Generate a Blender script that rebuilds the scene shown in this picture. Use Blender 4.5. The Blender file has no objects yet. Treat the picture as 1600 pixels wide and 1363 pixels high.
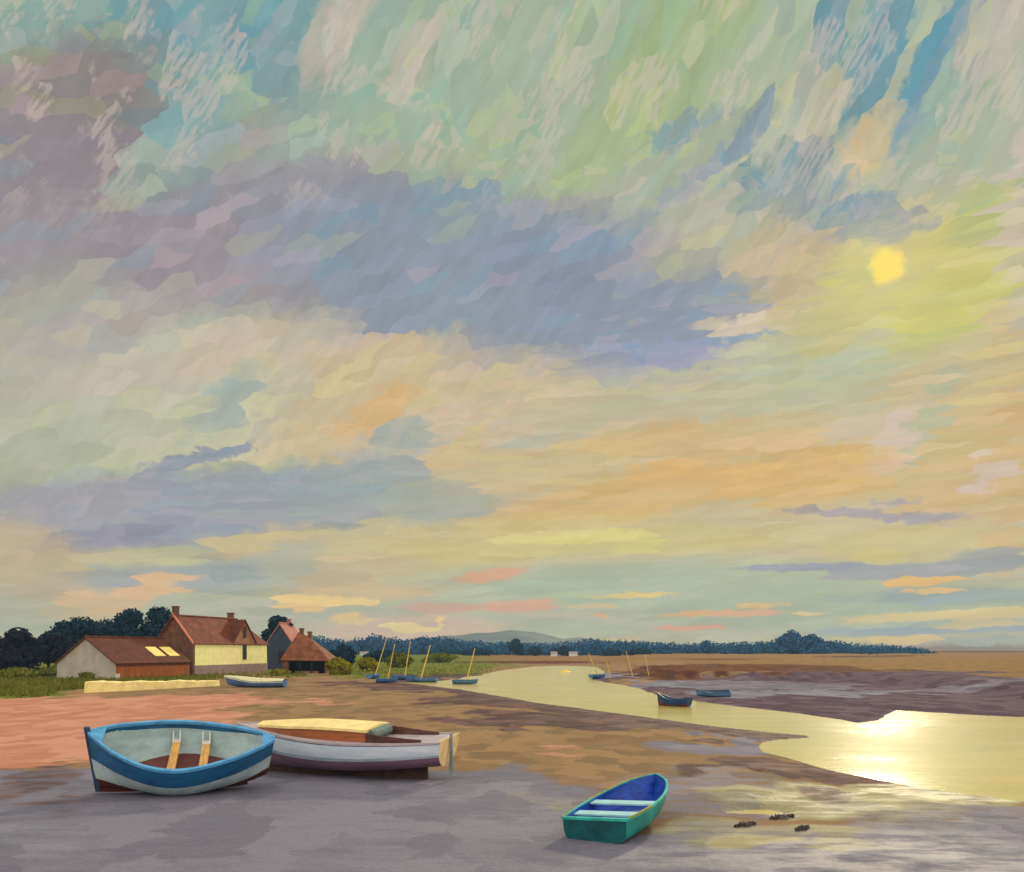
import bpy, math, random
import numpy as np
from mathutils import Vector, Matrix

S = bpy.context.scene
COL = S.collection
R = math.radians
rng = random.Random(7)
nrng = np.random.RandomState(11)

# ------------------------------------------------------------------ camera
HCAM, FPX, HOR = 3.2, 1400.0, 1014.0          # eye height (m), focal length and horizon row of a 1600 px wide picture
KD = HCAM * FPX
cam_d = bpy.data.cameras.new('camera')
cam = bpy.data.objects.new('camera', cam_d)
COL.objects.link(cam)
cam.location = (0, 0, HCAM)
cam.rotation_euler = (R(90), 0, 0)
cam_d.sensor_width = 36
cam_d.sensor_fit = 'HORIZONTAL'
cam_d.lens = 36 * FPX / 1600
cam_d.shift_y = (HOR - 681.5) / 1600
cam_d.clip_start = 0.1
cam_d.clip_end = 9000
S.camera = cam

# ------------------------------------------------------------------ light
SUN_AZ = math.atan2(1385 - 800, FPX)
SUN_EL = math.atan2((HOR - 415) * math.cos(SUN_AZ), FPX)
sun_dir = Vector((math.sin(SUN_AZ) * math.cos(SUN_EL), math.cos(SUN_AZ) * math.cos(SUN_EL), math.sin(SUN_EL)))
sd = bpy.data.lights.new('sun', 'SUN')
sd.energy = 2.0
sd.angle = R(3.5)                            # the sun stands behind thin cloud
sd.color = (1.0, 0.86, 0.58)
so = bpy.data.objects.new('sun', sd)
COL.objects.link(so)
so.rotation_euler = sun_dir.to_track_quat('Z', 'Y').to_euler()
so.location = (60, 150, 80)

S.view_settings.view_transform = 'Standard'
S.view_settings.look = 'None'
S.view_settings.exposure = 0
S.view_settings.gamma = 1
try:
    S.cycles.use_denoising = True
    S.cycles.max_bounces = 6
    S.cycles.volume_bounces = 0
    S.cycles.caustics_reflective = False
    S.cycles.caustics_refractive = False
except Exception:
    pass


def lin(c):
    out = []
    for v in c[:3]:
        v = v / 255.0
        out.append(v / 12.92 if v <= 0.04045 else ((v + 0.055) / 1.055) ** 2.4)
    return (out[0], out[1], out[2], 1.0)


class NT:
    """small helper for node trees"""
    def __init__(self, tree):
        self.t = tree
        tree.nodes.clear()

    def n(self, typ, ins=None, **kw):
        nd = self.t.nodes.new(typ)
        for k, v in kw.items():
            setattr(nd, k, v)
        for k, v in (ins or {}).items():
            self.put(nd.inputs[k], v)
        return nd

    def put(self, sock, v):
        if isinstance(v, bpy.types.NodeSocket):
            self.t.links.new(v, sock)
        else:
            sock.default_value = v

    def math(self, op, a, b=None, c=None, clamp=False):
        ins = {0: a}
        if b is not None: ins[1] = b
        if c is not None: ins[2] = c
        return self.n('ShaderNodeMath', ins, operation=op, use_clamp=clamp).outputs[0]

    def vmath(self, op, a, b=None, scale=None):
        ins = {0: a}
        if b is not None: ins[1] = b
        nd = self.n('ShaderNodeVectorMath', ins, operation=op)
        if scale is not None: self.put(nd.inputs['Scale'], scale)
        return nd.outputs['Value'] if op in ('LENGTH', 'DOT_PRODUCT', 'DISTANCE') else nd.outputs['Vector']

    def mix(self, f, a, b, blend='MIX'):
        nd = self.t.nodes.new('ShaderNodeMix')
        nd.data_type = 'RGBA'
        nd.blend_type = blend
        self.put(nd.inputs[0], f)
        self.put(nd.inputs[6], a)
        self.put(nd.inputs[7], b)
        return nd.outputs[2]

    def vmix(self, f, a, b):
        nd = self.t.nodes.new('ShaderNodeMix')
        nd.data_type = 'VECTOR'
        self.put(nd.inputs[0], f)
        self.put(nd.inputs[4], a)
        self.put(nd.inputs[5], b)
        return nd.outputs[1]

    def noise(self, vec, scale, detail=3.0, rough=0.55, dist=0.0, out='Fac', dim='3D'):
        nd = self.n('ShaderNodeTexNoise', {'Vector': vec, 'Scale': scale, 'Detail': detail,
                                           'Roughness': rough, 'Distortion': dist}, noise_dimensions=dim)
        return nd.outputs[out]

    def rng(self, v, a, b, c=0.0, d=1.0, smooth=True):
        return self.n('ShaderNodeMapRange', {0: v, 1: a, 2: b, 3: c, 4: d},
                      interpolation_type='SMOOTHSTEP' if smooth else 'LINEAR').outputs[0]

    def mapping(self, vec, loc=(0, 0, 0), rot=(0, 0, 0), scale=(1, 1, 1), typ='POINT'):
        return self.n('ShaderNodeMapping', {'Vector': vec, 'Location': loc, 'Rotation': rot, 'Scale': scale},
                      vector_type=typ).outputs[0]


# ------------------------------------------------------------------ sky (clouds placed by azimuth and elevation)
def azel(px, py):
    x, z = (px - 800) / FPX, (HOR - py) / FPX
    return math.atan2(x, 1.0), math.atan2(z, math.hypot(x, 1.0))


world = bpy.data.worlds.new('World')
S.world = world
world.use_nodes = True
W = NT(world.node_tree)
tc = W.n('ShaderNodeTexCoord').outputs['Generated']
sp = W.n('ShaderNodeSeparateXYZ', {0: tc})
az = W.math('ARCTAN2', sp.outputs[0], sp.outputs[1])
el = W.math('ARCSINE', sp.outputs[2])
U = W.math('MULTIPLY', az, 10.0)              # 1 unit = 0.1 rad
V = W.math('MULTIPLY', el, 10.0)
P0 = W.n('ShaderNodeCombineXYZ', {0: U, 1: V, 2: 0.0}).outputs[0]


def dabs(P, ang, sx, sy, seed, warp=0.25):
    """cloud flecks: cells stretched along a wind direction; gives the centre of the fleck and a random colour"""
    w = W.noise(P, 3.2, 2.0, out='Color', dim='2D')
    w = W.vmath('SCALE', W.vmath('SUBTRACT', w, (0.5, 0.5, 0.5)), scale=warp)
    q = W.mapping(W.vmath('ADD', P, w), loc=(seed, seed * 1.7, 0), rot=(0, 0, -R(ang)), typ='POINT')
    q = W.vmath('MULTIPLY', q, (1 / sx, 1 / sy, 0.0))
    v = W.n('ShaderNodeTexVoronoi', {'Vector': q, 'Scale': 1.0, 'Randomness': 1.0}, voronoi_dimensions='2D', feature='F1')
    back = W.vmath('MULTIPLY', v.outputs['Position'], (sx, sy, 0.0))
    back = W.mapping(W.vmath('SUBTRACT', back, W.mapping((0, 0, 0), loc=(seed, seed * 1.7, 0), rot=(0, 0, -R(ang)))), rot=(0, 0, R(ang)))
    return back, v.outputs['Color'], v.outputs['Distance']


PA, CA, DA = dabs(P0, 54, 0.40, 0.125, 3.1, 0.14)
PB, CB, DB = dabs(P0, 3, 0.62, 0.075, 8.3, 0.10)
PC, CC, DC = dabs(P0, 20, 0.42, 0.13, 5.7, 0.16)
# upper sky: steep flecks, middle: slanted, low: level streaks
wob = W.noise(P0, 0.8, 2.0, dim='2D')
hgt = W.math('ADD', V, W.math('MULTIPLY_ADD', wob, 1.6, -0.8))
fm = W.rng(W.math('MULTIPLY_ADD', U, -0.35, hgt), 2.2, 3.4)
fh = W.rng(W.math('MULTIPLY_ADD', U, 0.16, hgt), 4.7, 5.5)
PQ = W.vmix(fh, W.vmix(fm, PB, PC), PA)
CQ = W.mix(fh, W.mix(fm, CB, CC), CA)
wn = W.noise(P0, 5.0, 4.0, out='Color', dim='2D')
wv = W.vmath('SCALE', W.vmath('SUBTRACT', wn, (0.5, 0.5, 0.5)), scale=0.22)
low = W.rng(V, 2.2, 0.7)                     # towards the horizon the streaks lie flat and thin
wv = W.vmath('MULTIPLY', wv, W.vmix(low, (1.0, 1.0, 0.0), (1.0, 0.22, 0.0)))
PP = W.vmath('ADD', W.vmix(W.rng(low, 0, 1, 0.55, 0.40), P0, PQ), wv)

ramp = W.n('ShaderNodeValToRGB')
Vq = W.vmath('DOT_PRODUCT', PP, (0.0, 1.0, 0.0))
W.put(ramp.inputs[0], W.math('DIVIDE', Vq, 16.0))
cr = ramp.color_ramp
stops = [(-2.0, (120, 108, 96)), (0.0, (190, 182, 140)), (0.5, (182, 182, 146)), (1.2, (198, 182, 136)), (2.0, (196, 180, 132)), (2.9, (190, 182, 150)),
         (4.0, (178, 175, 155)), (5.2, (168, 177, 154)), (6.2, (160, 176, 160)), (9.0, (150, 172, 175)), (15.7, (140, 165, 180))]
while len(cr.elements) < len(stops):
    cr.elements.new(0.5)
for e, (v, c) in zip(cr.elements, stops):
    e.position = max(0.0, v / 16.0)
    e.color = lin(c)
colr = ramp.outputs[0]

# (px, py, rx, ry, tilt, colour, opacity, softness)
CL = [
    # upper left
    (120, 60, 150, 80, 20, (138, 168, 158), .9, .6), (390, 50, 170, 90, 30, (120, 160, 162), .9, .6), (310, 170, 160, 100, 50, (126, 162, 160), .9, .6),
    (400, 150, 75, 40, 50, (166, 184, 148), .8, .4), (560, 90, 110, 70, 40, (150, 174, 160), .8, .7), (760, 60, 260, 60, 25, (166, 180, 150), .8, .7),
    (250, 40, 30, 60, 70, (118, 152, 158), .7, .5), (430, 110, 40, 90, 60, (112, 150, 160), .7, .5),
    (100, 190, 160, 90, 30, (138, 130, 126), .9, .6), (60, 320, 150, 130, 20, (148, 138, 142), .9, .7), (250, 300, 240, 55, 28, (152, 138, 142), .8, .6),
    (400, 255, 110, 30, 28, (162, 142, 146), .8, .6), (300, 225, 90, 50, 50, (140, 168, 165), .8, .6), (230, 270, 60, 35, 40, (150, 178, 160), .7, .5),
    (520, 210, 150, 60, 30, (154, 174, 160), .8, .7), (640, 170, 170, 80, 40, (158, 178, 154), .8, .7), (780, 270, 200, 60, 12, (170, 180, 142), .8, .7),
    (950, 130, 220, 70, 35, (160, 178, 142), .85, .7), (900, 220, 140, 50, 40, (164, 178, 152), .7, .6), (1080, 60, 170, 60, 35, (162, 180, 128), .85, .7),
    (1060, 130, 100, 40, 45, (160, 178, 130), .7, .6), (1200, 130, 60, 120, 70, (166, 182, 142), .7, .6), (960, 205, 150, 35, 40, (168, 182, 132), .7, .6),
    (700, 30, 200, 25, 20, (156, 176, 156), .6, .6), (540, 20, 100, 30, 50, (205, 184, 164), .55, .5), (640, 100, 60, 25, 55, (205, 186, 168), .5, .5),
    (420, 320, 200, 40, 20, (160, 146, 150), .7, .7),
    # top right, dark slanting flecks of blue
    (1292, 55, 95, 20, 62, (104, 152, 160), .9, .25), (1350, 55, 70, 22, 52, (110, 156, 162), .9, .25), (1372, 95, 85, 24, 56, (104, 150, 160), .9, .25),
    (1425, 165, 50, 26, 52, (108, 154, 166), .9, .25), (1455, 95, 90, 22, 50, (100, 148, 162), .9, .25), (1515, 90, 110, 26, 58, (100, 148, 164), .9, .25),
    (1530, 185, 65, 16, 58, (104, 152, 162), .9, .25), (1460, 190, 80, 30, 56, (140, 168, 160), .8, .4), (1560, 60, 60, 60, 0, (190, 182, 158), .7, .6),
    (1240, 180, 80, 60, 40, (190, 182, 156), .6, .7), (1560, 240, 60, 80, 0, (174, 182, 152), .7, .7), (1450, 270, 90, 45, 50, (168, 176, 150), .7, .7),
    # big grey bank
    (560, 380, 330, 90, 0, (152, 148, 154), .85, .7), (250, 420, 300, 70, 6, (158, 148, 154), .85, .7), (90, 430, 150, 70, 10, (152, 144, 150), .7, .7),
    (760, 430, 330, 105, -6, (142, 150, 162), .95, .45), (960, 470, 190, 75, -8, (140, 148, 164), .95, .35), (760, 345, 120, 40, -6, (140, 154, 162), .8, .5),
    (1140, 458, 60, 26, 0, (142, 152, 164), .9, .3), (1090, 415, 60, 18, -4, (146, 154, 160), .85, .4), (900, 400, 150, 40, -4, (138, 146, 164), .7, .6),
    (640, 500, 160, 40, 6, (144, 152, 164), .8, .6), (1000, 555, 290, 17, 3, (142, 152, 176), .95, .35), (860, 585, 150, 16, 0, (146, 156, 168), .8, .5),
    (1150, 562, 90, 12, 2, (138, 150, 182), .9, .35), (1010, 600, 160, 10, 0, (160, 164, 164), .6, .5), (740, 560, 120, 24, 4, (158, 160, 160), .7, .6),
    (1190, 505, 80, 14, 0, (206, 190, 160), .8, .5), (1230, 535, 90, 10, 3, (200, 190, 160), .7, .5), (1180, 582, 70, 8, 0, (204, 188, 172), .8, .5),
    # light round the sun
    (1410, 440, 180, 95, 10, (194, 186, 122), .85, .8), (1490, 395, 80, 50, 20, (202, 192, 108), .85, .6), (1545, 335, 55, 40, 0, (176, 182, 116), .8, .5),
    (1570, 440, 40, 60, 0, (186, 186, 116), .7, .6), (1200, 400, 55, 45, 40, (192, 172, 130), .8, .5), (1265, 430, 70, 40, 50, (190, 168, 126), .7, .5),
    (1330, 490, 120, 40, 12, (194, 186, 124), .8, .6), (1450, 520, 120, 60, 20, (196, 188, 126), .7, .7), (1300, 560, 180, 40, 0, (180, 184, 146), .7, .7),
    (1240, 610, 130, 60, 0, (180, 184, 148), .6, .7), (1590, 330, 18, 120, 0, (206, 186, 172), .6, .5),
    # grey-blue streaks above the bank
    (1110, 192, 90, 18, 8, (136, 156, 158), .75, .5), (1150, 215, 75, 20, 34, (128, 148, 160), .85, .4), (1060, 290, 110, 18, 38, (150, 162, 164), .75, .5),
    (1225, 262, 75, 26, 5, (130, 152, 156), .9, .4), (1240, 310, 75, 26, 8, (136, 154, 160), .85, .45), (1320, 330, 80, 22, -8, (134, 152, 162), .9, .4),
    (1200, 290, 60, 20, 20, (136, 156, 158), .8, .5), (1390, 350, 60, 16, -10, (146, 154, 156), .8, .5), (1090, 240, 120, 14, 30, (170, 178, 140), .6, .5),
    (1360, 362, 55, 26, 0, (140, 152, 160), .85, .5), (1360, 225, 45, 28, 45, (204, 180, 130), .8, .5), 
    (1120, 380, 130, 34, 10, (184, 178, 144), .5, .8),
    # middle left, pale
    (90, 600, 160, 130, 60, (184, 180, 160), .8, .7), (280, 640, 180, 100, 40, (188, 188, 158), .8, .7), (230, 580, 150, 40, 20, (196, 186, 162), .7, .7),
    (130, 520, 160, 35, 25, (178, 166, 160), .7, .7), (420, 540, 130, 35, 15, (200, 182, 152), .75, .7), (60, 720, 100, 70, 30, (178, 182, 152), .7, .7),
    (400, 690, 80, 40, 40, (204, 198, 160), .7, .6), (360, 620, 60, 25, 55, (160, 172, 168), .6, .5), (460, 640, 70, 20, 40, (158, 166, 170), .6, .5),
    (560, 620, 150, 50, 28, (206, 182, 132), .8, .7), (730, 620, 190, 50, 8, (204, 182, 136), .75, .7), (600, 550, 120, 24, 10, (204, 180, 138), .7, .6),
    (670, 690, 150, 40, 20, (206, 182, 152), .7, .7), (720, 700, 60, 18, 42, (206, 178, 116), .7, .6), (860, 660, 70, 30, 50, (206, 190, 150), .6, .6),
    (870, 690, 80, 10, 0, (166, 176, 166), .7, .5), (1000, 630, 160, 40, 8, (190, 180, 140), .6, .7),
    (330, 712, 75, 11, 16, (146, 154, 162), .9, .35), (255, 738, 50, 14, 10, (150, 156, 164), .85, .4), (400, 735, 110, 14, 6, (184, 184, 140), .7, .5),
    (260, 800, 230, 55, 6, (156, 157, 166), .95, .5), (450, 770, 150, 40, 4, (156, 160, 164), .9, .5), (110, 790, 110, 40, 8, (164, 160, 164), .8, .6),
    (170, 840, 110, 24, 12, (150, 146, 160), .8, .6), (580, 755, 90, 45, 10, (158, 166, 162), .85, .5), (620, 680, 60, 24, 0, (164, 170, 160), .8, .5),
    (700, 785, 110, 35, 0, (162, 168, 154), .8, .6), (700, 830, 30, 40, 0, (164, 170, 154), .7, .5), (330, 880, 90, 40, 10, (162, 164, 160), .85, .5),
    (520, 800, 70, 24, 0, (156, 162, 160), .85, .4), (200, 875, 110, 18, 6, (192, 182, 132), .85, .5), (170, 908, 110, 22, 4, (164, 166, 160), .85, .5),
    (400, 850, 70, 22, 12, (204, 180, 124), .8, .5), (380, 905, 60, 26, 0, (162, 164, 156), .8, .5), (50, 880, 60, 80, 60, (196, 172, 128), .7, .6),
    (130, 945, 60, 26, 0, (226, 180, 112), .9, .5), (60, 960, 70, 20, 0, (190, 180, 138), .7, .6), (225, 925, 45, 22, 30, (222, 176, 112), .9, .5),
    (260, 912, 30, 14, 20, (224, 180, 120), .8, .5), (180, 945, 40, 14, 0, (216, 178, 120), .8, .5),
    (460, 920, 90, 40, 40, (182, 180, 146), .75, .7), (470, 880, 60, 34, 0, (176, 174, 150), .7, .6),
    # warm band
    (1140, 735, 150, 38, 5, (214, 172, 98), .95, .45), (1000, 770, 190, 40, 8, (208, 176, 112), .85, .6), (1230, 750, 90, 45, 0, (212, 172, 102), .9, .5),
    (1380, 730, 170, 45, 10, (206, 176, 112), .85, .6), (1150, 680, 180, 28, 4, (202, 178, 122), .8, .6), (920, 720, 200, 40, 10, (204, 178, 124), .8, .7),
    (1575, 700, 30, 190, 0, (206, 170, 108), .85, .5), (1480, 690, 100, 60, 55, (204, 178, 118), .75, .6), (1420, 620, 70, 40, 60, (198, 180, 130), .7, .6),
    (1330, 690, 26, 50, 20, (206, 190, 160), .6, .5), (1510, 770, 90, 40, 10, (206, 174, 112), .8, .6), (1560, 560, 40, 60, 0, (200, 180, 124), .6, .7),
    (1400, 690, 60, 18, 62, (208, 188, 170), .7, .5), (1545, 730, 50, 14, 60, (210, 188, 170), .7, .5), (1450, 660, 90, 16, 62, (176, 184, 148), .7, .5),
    (1360, 803, 130, 8, -5, (164, 156, 154), .95, .4), (1430, 812, 60, 8, -8, (162, 154, 156), .9, .4), (1400, 786, 40, 5, 3, (168, 160, 156), .8, .5),
    (1000, 845, 240, 26, 0, (204, 188, 118), .8, .6), (880, 840, 130, 10, 2, (222, 206, 112), .85, .5), (1000, 850, 30, 16, 0, (212, 198, 104), .8, .5),
    (640, 860, 160, 30, 4, (204, 184, 122), .8, .6), (720, 865, 140, 20, 0, (206, 188, 114), .75, .6), (560, 895, 90, 26, 10, (200, 176, 132), .7, .6),
    (1400, 850, 130, 26, 0, (206, 190, 124), .8, .6), (1370, 868, 40, 14, 0, (212, 194, 112), .7, .5),
    (1120, 745, 170, 34, 4, (216, 168, 88), 1, .4), (1290, 735, 90, 40, 0, (212, 168, 92), .9, .5), (930, 790, 160, 30, 8, (210, 172, 104), .85, .5), (1010, 690, 120, 22, 6, (206, 174, 112), .8, .5),
    (560, 925, 120, 12, 2, (214, 178, 116), .7, .6), (830, 820, 140, 16, 3, (210, 184, 112), .8, .6), (590, 640, 60, 22, 35, (214, 172, 106), .85, .5), (1180, 700, 100, 20, 6, (206, 176, 116), .8, .5),
    (1470, 480, 90, 50, 20, (200, 196, 104), .8, .6), (1330, 430, 50, 40, 40, (198, 190, 110), .7, .6), (1290, 530, 60, 30, 30, (196, 188, 118), .7, .6),
    # low level streaks
    (1050, 915, 320, 36, 0, (174, 184, 150), .85, .6), (1300, 950, 260, 34, 0, (170, 180, 146), .8, .6), (800, 985, 200, 14, 0, (178, 184, 146), .7, .6),
    (1290, 887, 120, 6, -2, (150, 154, 166), .9, .4), (1450, 890, 150, 11, 2, (156, 160, 160), .9, .4), (1560, 866, 50, 10, 0, (158, 160, 156), .8, .5),
    (1500, 930, 120, 14, 0, (154, 168, 164), .8, .5), (1440, 908, 55, 5, 2, (228, 176, 88), .95, .4), (1460, 923, 28, 4, 0, (222, 180, 104), .9, .4),
    (1330, 934, 40, 6, 0, (164, 174, 160), .7, .5), (1470, 963, 150, 8, 2, (222, 194, 114), .9, .4), (1260, 957, 30, 3, 0, (226, 196, 112), .8, .4),
    (1450, 984, 150, 7, 1, (156, 168, 168), .9, .4), (1540, 1001, 110, 7, 0, (166, 172, 160), .7, .8), (1390, 999, 70, 6, 0, (224, 192, 112), .85, .4),
    (1540, 976, 70, 5, 2, (218, 190, 116), .8, .4), (1100, 960, 62, 6, 1, (228, 170, 84), .95, .35), (940, 963, 22, 4, 0, (226, 164, 84), .9, .4),
    (1165, 957, 40, 5, 0, (222, 160, 100), .85, .4), (1080, 980, 46, 4, 2, (226, 156, 100), .9, .4), (1180, 945, 38, 5, 0, (222, 184, 108), .9, .4),
    (770, 899, 48, 9, 10, (216, 156, 112), .9, .45), (720, 906, 18, 4, 0, (214, 156, 112), .7, .5), (805, 947, 70, 8, 3, (218, 160, 116), .9, .4),
    (690, 952, 60, 8, 0, (212, 160, 122), .75, .5), (985, 931, 70, 5, 2, (224, 192, 98), .9, .4), (930, 946, 40, 4, 0, (214, 186, 118), .7, .5),
    (970, 1000, 40, 4, 0, (214, 184, 116), .7, .5), (640, 985, 150, 22, 0, (214, 176, 140), .85, .6), (510, 940, 80, 7, -4, (242, 200, 104), .95, .35),
    (470, 950, 34, 6, 0, (238, 190, 104), .9, .4), (548, 967, 36, 8, 2, (238, 194, 110), .9, .4), (632, 980, 32, 8, -8, (244, 206, 116), .9, .4),
    (680, 973, 16, 6, 0, (242, 204, 116), .9, .4), (560, 938, 50, 4, -3, (236, 196, 110), .8, .4), (850, 960, 60, 6, 0, (196, 184, 140), .6, .5),
]
# shared factors: fleck-by-fleck tone, fine streaks, thin pale rose cloud between the flecks of the upper sky, light round the sun
jit = W.vmath('SUBTRACT', CQ, (0.5, 0.5, 0.5))
jg = W.vmath('DOT_PRODUCT', jit, (0.9, 0.5, 0.3))
tr = W.n('ShaderNodeValToRGB', {0: W.vmath('DOT_PRODUCT', CQ, (1.0, 0.0, 0.0))})
tr.color_ramp.interpolation = 'CONSTANT'
while len(tr.color_ramp.elements) > 1: tr.color_ramp.elements.remove(tr.color_ramp.elements[-1])
tr.color_ramp.elements[0].position, tr.color_ramp.elements[0].color = 0.0, (.5, .5, .5, 1)
for p_, c_ in ((.50, (.62, .54, .54)), (.63, (.40, .49, .52)), (.76, (.54, .55, .42)), (.88, (.46, .46, .50)), (.95, (.5, .5, .5))):
    e_ = tr.color_ramp.elements.new(p_)
    e_.color = c_ + (1,)
hue = W.vmath('SCALE', W.vmath('SUBTRACT', tr.outputs[0], (.5, .5, .5)), scale=W.rng(V, 1.0, 5.0, .25, .50))
tone = W.vmath('ADD', W.vmath('SCALE', (0.05, 0.05, 0.05), scale=jg), hue)
grain = W.noise(W.vmath('MULTIPLY', W.mapping(P0, rot=(0, 0, R(-52))), (1.0, 4.0, 0)), 1.8, 4.0, 0.6, dim='2D')
grain2 = W.noise(W.vmath('MULTIPLY', W.mapping(P0, rot=(0, 0, R(-4))), (1.0, 5.0, 0)), 1.6, 4.0, 0.6, dim='2D')
gr = W.math('ADD', W.math('MULTIPLY', grain, fm), W.math('MULTIPLY', grain2, W.math('SUBTRACT', 1.0, fm)))
grv = W.vmath('SCALE', (1.0, 1.0, 1.0), scale=W.rng(gr, .25, .75, .945, 1.05))
rose = W.math('MULTIPLY', W.rng(W.noise(W.vmath('ADD', W.vmix(0.5, P0, PA), wv), 1.35, 4.0, 0.62, dim='2D'), .53, .60), W.rng(W.noise(W.vmath('MULTIPLY', W.mapping(P0, rot=(0, 0, R(-54))), (1.5, 7, 0)), 3.0, 3.0, dim='2D'), .36, .56))
rose = W.math('MULTIPLY', rose, W.rng(W.math('MULTIPLY_ADD', W.math('ABSOLUTE', U), .12, V), 4.2, 5.4, 0.0, 0.42))
# bright fill added to the unseen sky beside and behind, lights house wall
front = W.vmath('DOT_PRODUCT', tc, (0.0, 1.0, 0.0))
unseen_fill = W.rng(front, 0.62, -0.2, 0.0, 1.0)
sang = W.math('ARCCOSINE', W.math('MINIMUM', W.vmath('DOT_PRODUCT', W.vmath('NORMALIZE', W.vmath('ADD', tc, W.vmath('SCALE', wv, scale=0.11))), tuple(sun_dir)), 1.0))
glow = W.rng(sang, R(4.2), R(0.6), 0.0, 0.30)
disc = W.rng(sang, R(1.15), R(0.40))
SIDE_FILL = (1.50, 1.32, 1.08, 1)


PU = W.vmath('DOT_PRODUCT', PP, (1.0, 0.0, 0.0))


def group(name, ins, outs):
    g = bpy.data.node_groups.new(name, 'ShaderNodeTree')
    for n_, t_ in ins: g.interface.new_socket(n_, in_out='INPUT', socket_type=t_)
    for n_, t_ in outs: g.interface.new_socket(n_, in_out='OUTPUT', socket_type=t_)
    n_ = NT(g)
    return g, n_, n_.n('NodeGroupInput').outputs, n_.n('NodeGroupOutput').inputs


FV, FF, FC = 'NodeSocketVector', 'NodeSocketFloat', 'NodeSocketColor'
g_dab, D, gi, go_ = group('cloud_dab', [('Under', FC), ('At', FV), ('Centre', FV), ('Tilt', FV), ('Size', FV), ('Outer', FF), ('Inner', FF), ('Opacity', FF), ('Colour', FC)], [('Colour', FC)])
mp = D.n('ShaderNodeMapping', {'Vector': gi[1], 'Location': gi[2], 'Rotation': gi[3], 'Scale': gi[4]}, vector_type='TEXTURE')
D.put(go_[0], D.mix(D.n('ShaderNodeMapRange', {0: D.vmath('LENGTH', mp.outputs[0]), 1: gi[5], 2: gi[6], 3: 0.0, 4: gi[7]}, interpolation_type='SMOOTHSTEP').outputs[0], gi[0], gi[8]))
g_fin, D, gi, go_ = group('cloud_finish', [('Colour', FC), ('Tone', FV), ('Grain', FV), ('Rose', FF), ('Glow', FF), ('Disc', FF), ('Side', FF)], [('Colour', FC)])
c = D.vmath('MULTIPLY', D.vmath('ADD', gi[0], gi[1]), gi[2])
c = D.mix(gi[3], c, lin((212, 190, 174)))
c = D.mix(gi[4], c, lin((232, 214, 120)))
c = D.mix(gi[5], c, lin((255, 224, 92)))
c = D.n('ShaderNodeHueSaturation', {'Saturation': .90, 'Value': 1.02, 'Color': c}).outputs[0]
c = D.mix(gi[5], c, lin((255, 226, 104)))
D.put(go_[0], D.mix(gi[6], c, SIDE_FILL))


def finish(c):
    f = W.n('ShaderNodeGroup', node_tree=g_fin)
    for k, v in zip(range(7), (c, tone, grv, rose, glow, disc, unseen_fill)): W.put(f.inputs[k], v)
    return W.n('ShaderNodeBackground', {'Color': f.outputs[0], 'Strength': 1.0}).outputs[0]


DABS = []
for (px, py, rx, ry, tilt, c, op, soft) in CL:
    a, e = azel(px, py)
    kx = 10.0 / FPX * math.cos(math.atan2(px - 800, FPX)) * 1.08
    g = lin(c)
    DABS.append((a * 10, e * 10, rx * kx, ry * kx, R(tilt), g, min(1.0, op * 1.1), soft * .85))


def sector(u0, u1, v0, v1):
    """the clouds that reach into one sector of the sky, laid over each other in order"""
    c = ramp.outputs[0]
    for (u, v, rx, ry, t, g, op, soft) in DABS:
        k = 1 + soft * .55
        ex, ey = k * math.hypot(rx * math.cos(t), ry * math.sin(t)), k * math.hypot(rx * math.sin(t), ry * math.cos(t))
        if u + ex < u0 or u - ex > u1 or v + ey < v0 or v - ey > v1:
            continue
        d = W.n('ShaderNodeGroup', node_tree=g_dab)
        for q, val in enumerate((c, PP, (u, v, 0), (0, 0, t), (rx, ry, 1.0), k, 1.0 - soft * 0.75, op, g)): W.put(d.inputs[q], val)
        c = d.outputs[0]
    return finish(c)


US = [-9.0, -5.6, -3.4, -1.2, 1.2, 3.4, 5.6, 9.0]
VS = [-0.4, 0.55, 1.1, 1.8, 2.9, 4.3, 5.6, 7.4]


def split(i0, i1, j0, j1):
    if i1 - i0 == 1 and j1 - j0 == 1:
        return sector(US[i0], US[i1], VS[j0], VS[j1])
    if i1 - i0 >= j1 - j0:
        k = (i0 + i1) // 2
        f = W.math('GREATER_THAN', PU, US[k])
        return W.n('ShaderNodeMixShader', {0: f, 1: split(i0, k, j0, j1), 2: split(k, i1, j0, j1)}).outputs[0]
    k = (j0 + j1) // 2
    f = W.math('GREATER_THAN', Vq, VS[k])
    return W.n('ShaderNodeMixShader', {0: f, 1: split(i0, i1, j0, k), 2: split(i0, i1, k, j1)}).outputs[0]


inside = W.math('MULTIPLY', W.math('LESS_THAN', W.math('ABSOLUTE', PU), 9.0), W.math('MULTIPLY', W.math('GREATER_THAN', Vq, -0.4), W.math('LESS_THAN', Vq, 7.4)))
clouds = W.n('ShaderNodeMixShader', {0: inside, 1: finish(ramp.outputs[0]), 2: split(0, len(US) - 1, 0, len(VS) - 1)}).outputs[0]
nish = W.n('ShaderNodeTexSky', sky_type='NISHITA')
nish.sun_disc = False
nish.sun_elevation = SUN_EL
nish.sun_rotation = SUN_AZ
bg_sky = W.n('ShaderNodeBackground', {'Color': nish.outputs[0], 'Strength': 0.06})
cover = W.n('ShaderNodeMixShader', {0: 0.97, 1: bg_sky.outputs[0], 2: clouds})
W.n('ShaderNodeOutputWorld', {'Surface': cover.outputs[0]})
try:
    world.cycles.sampling_method = 'MANUAL'
    world.cycles.sample_map_resolution = 512
except Exception:
    pass

# ------------------------------------------------------------------ object helpers
def tag(o, label=None, cat=None, group=None, kind=None):
    if label: o['label'] = label
    if cat: o['category'] = cat
    if group: o['group'] = group
    if kind: o['kind'] = kind
    return o


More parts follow.
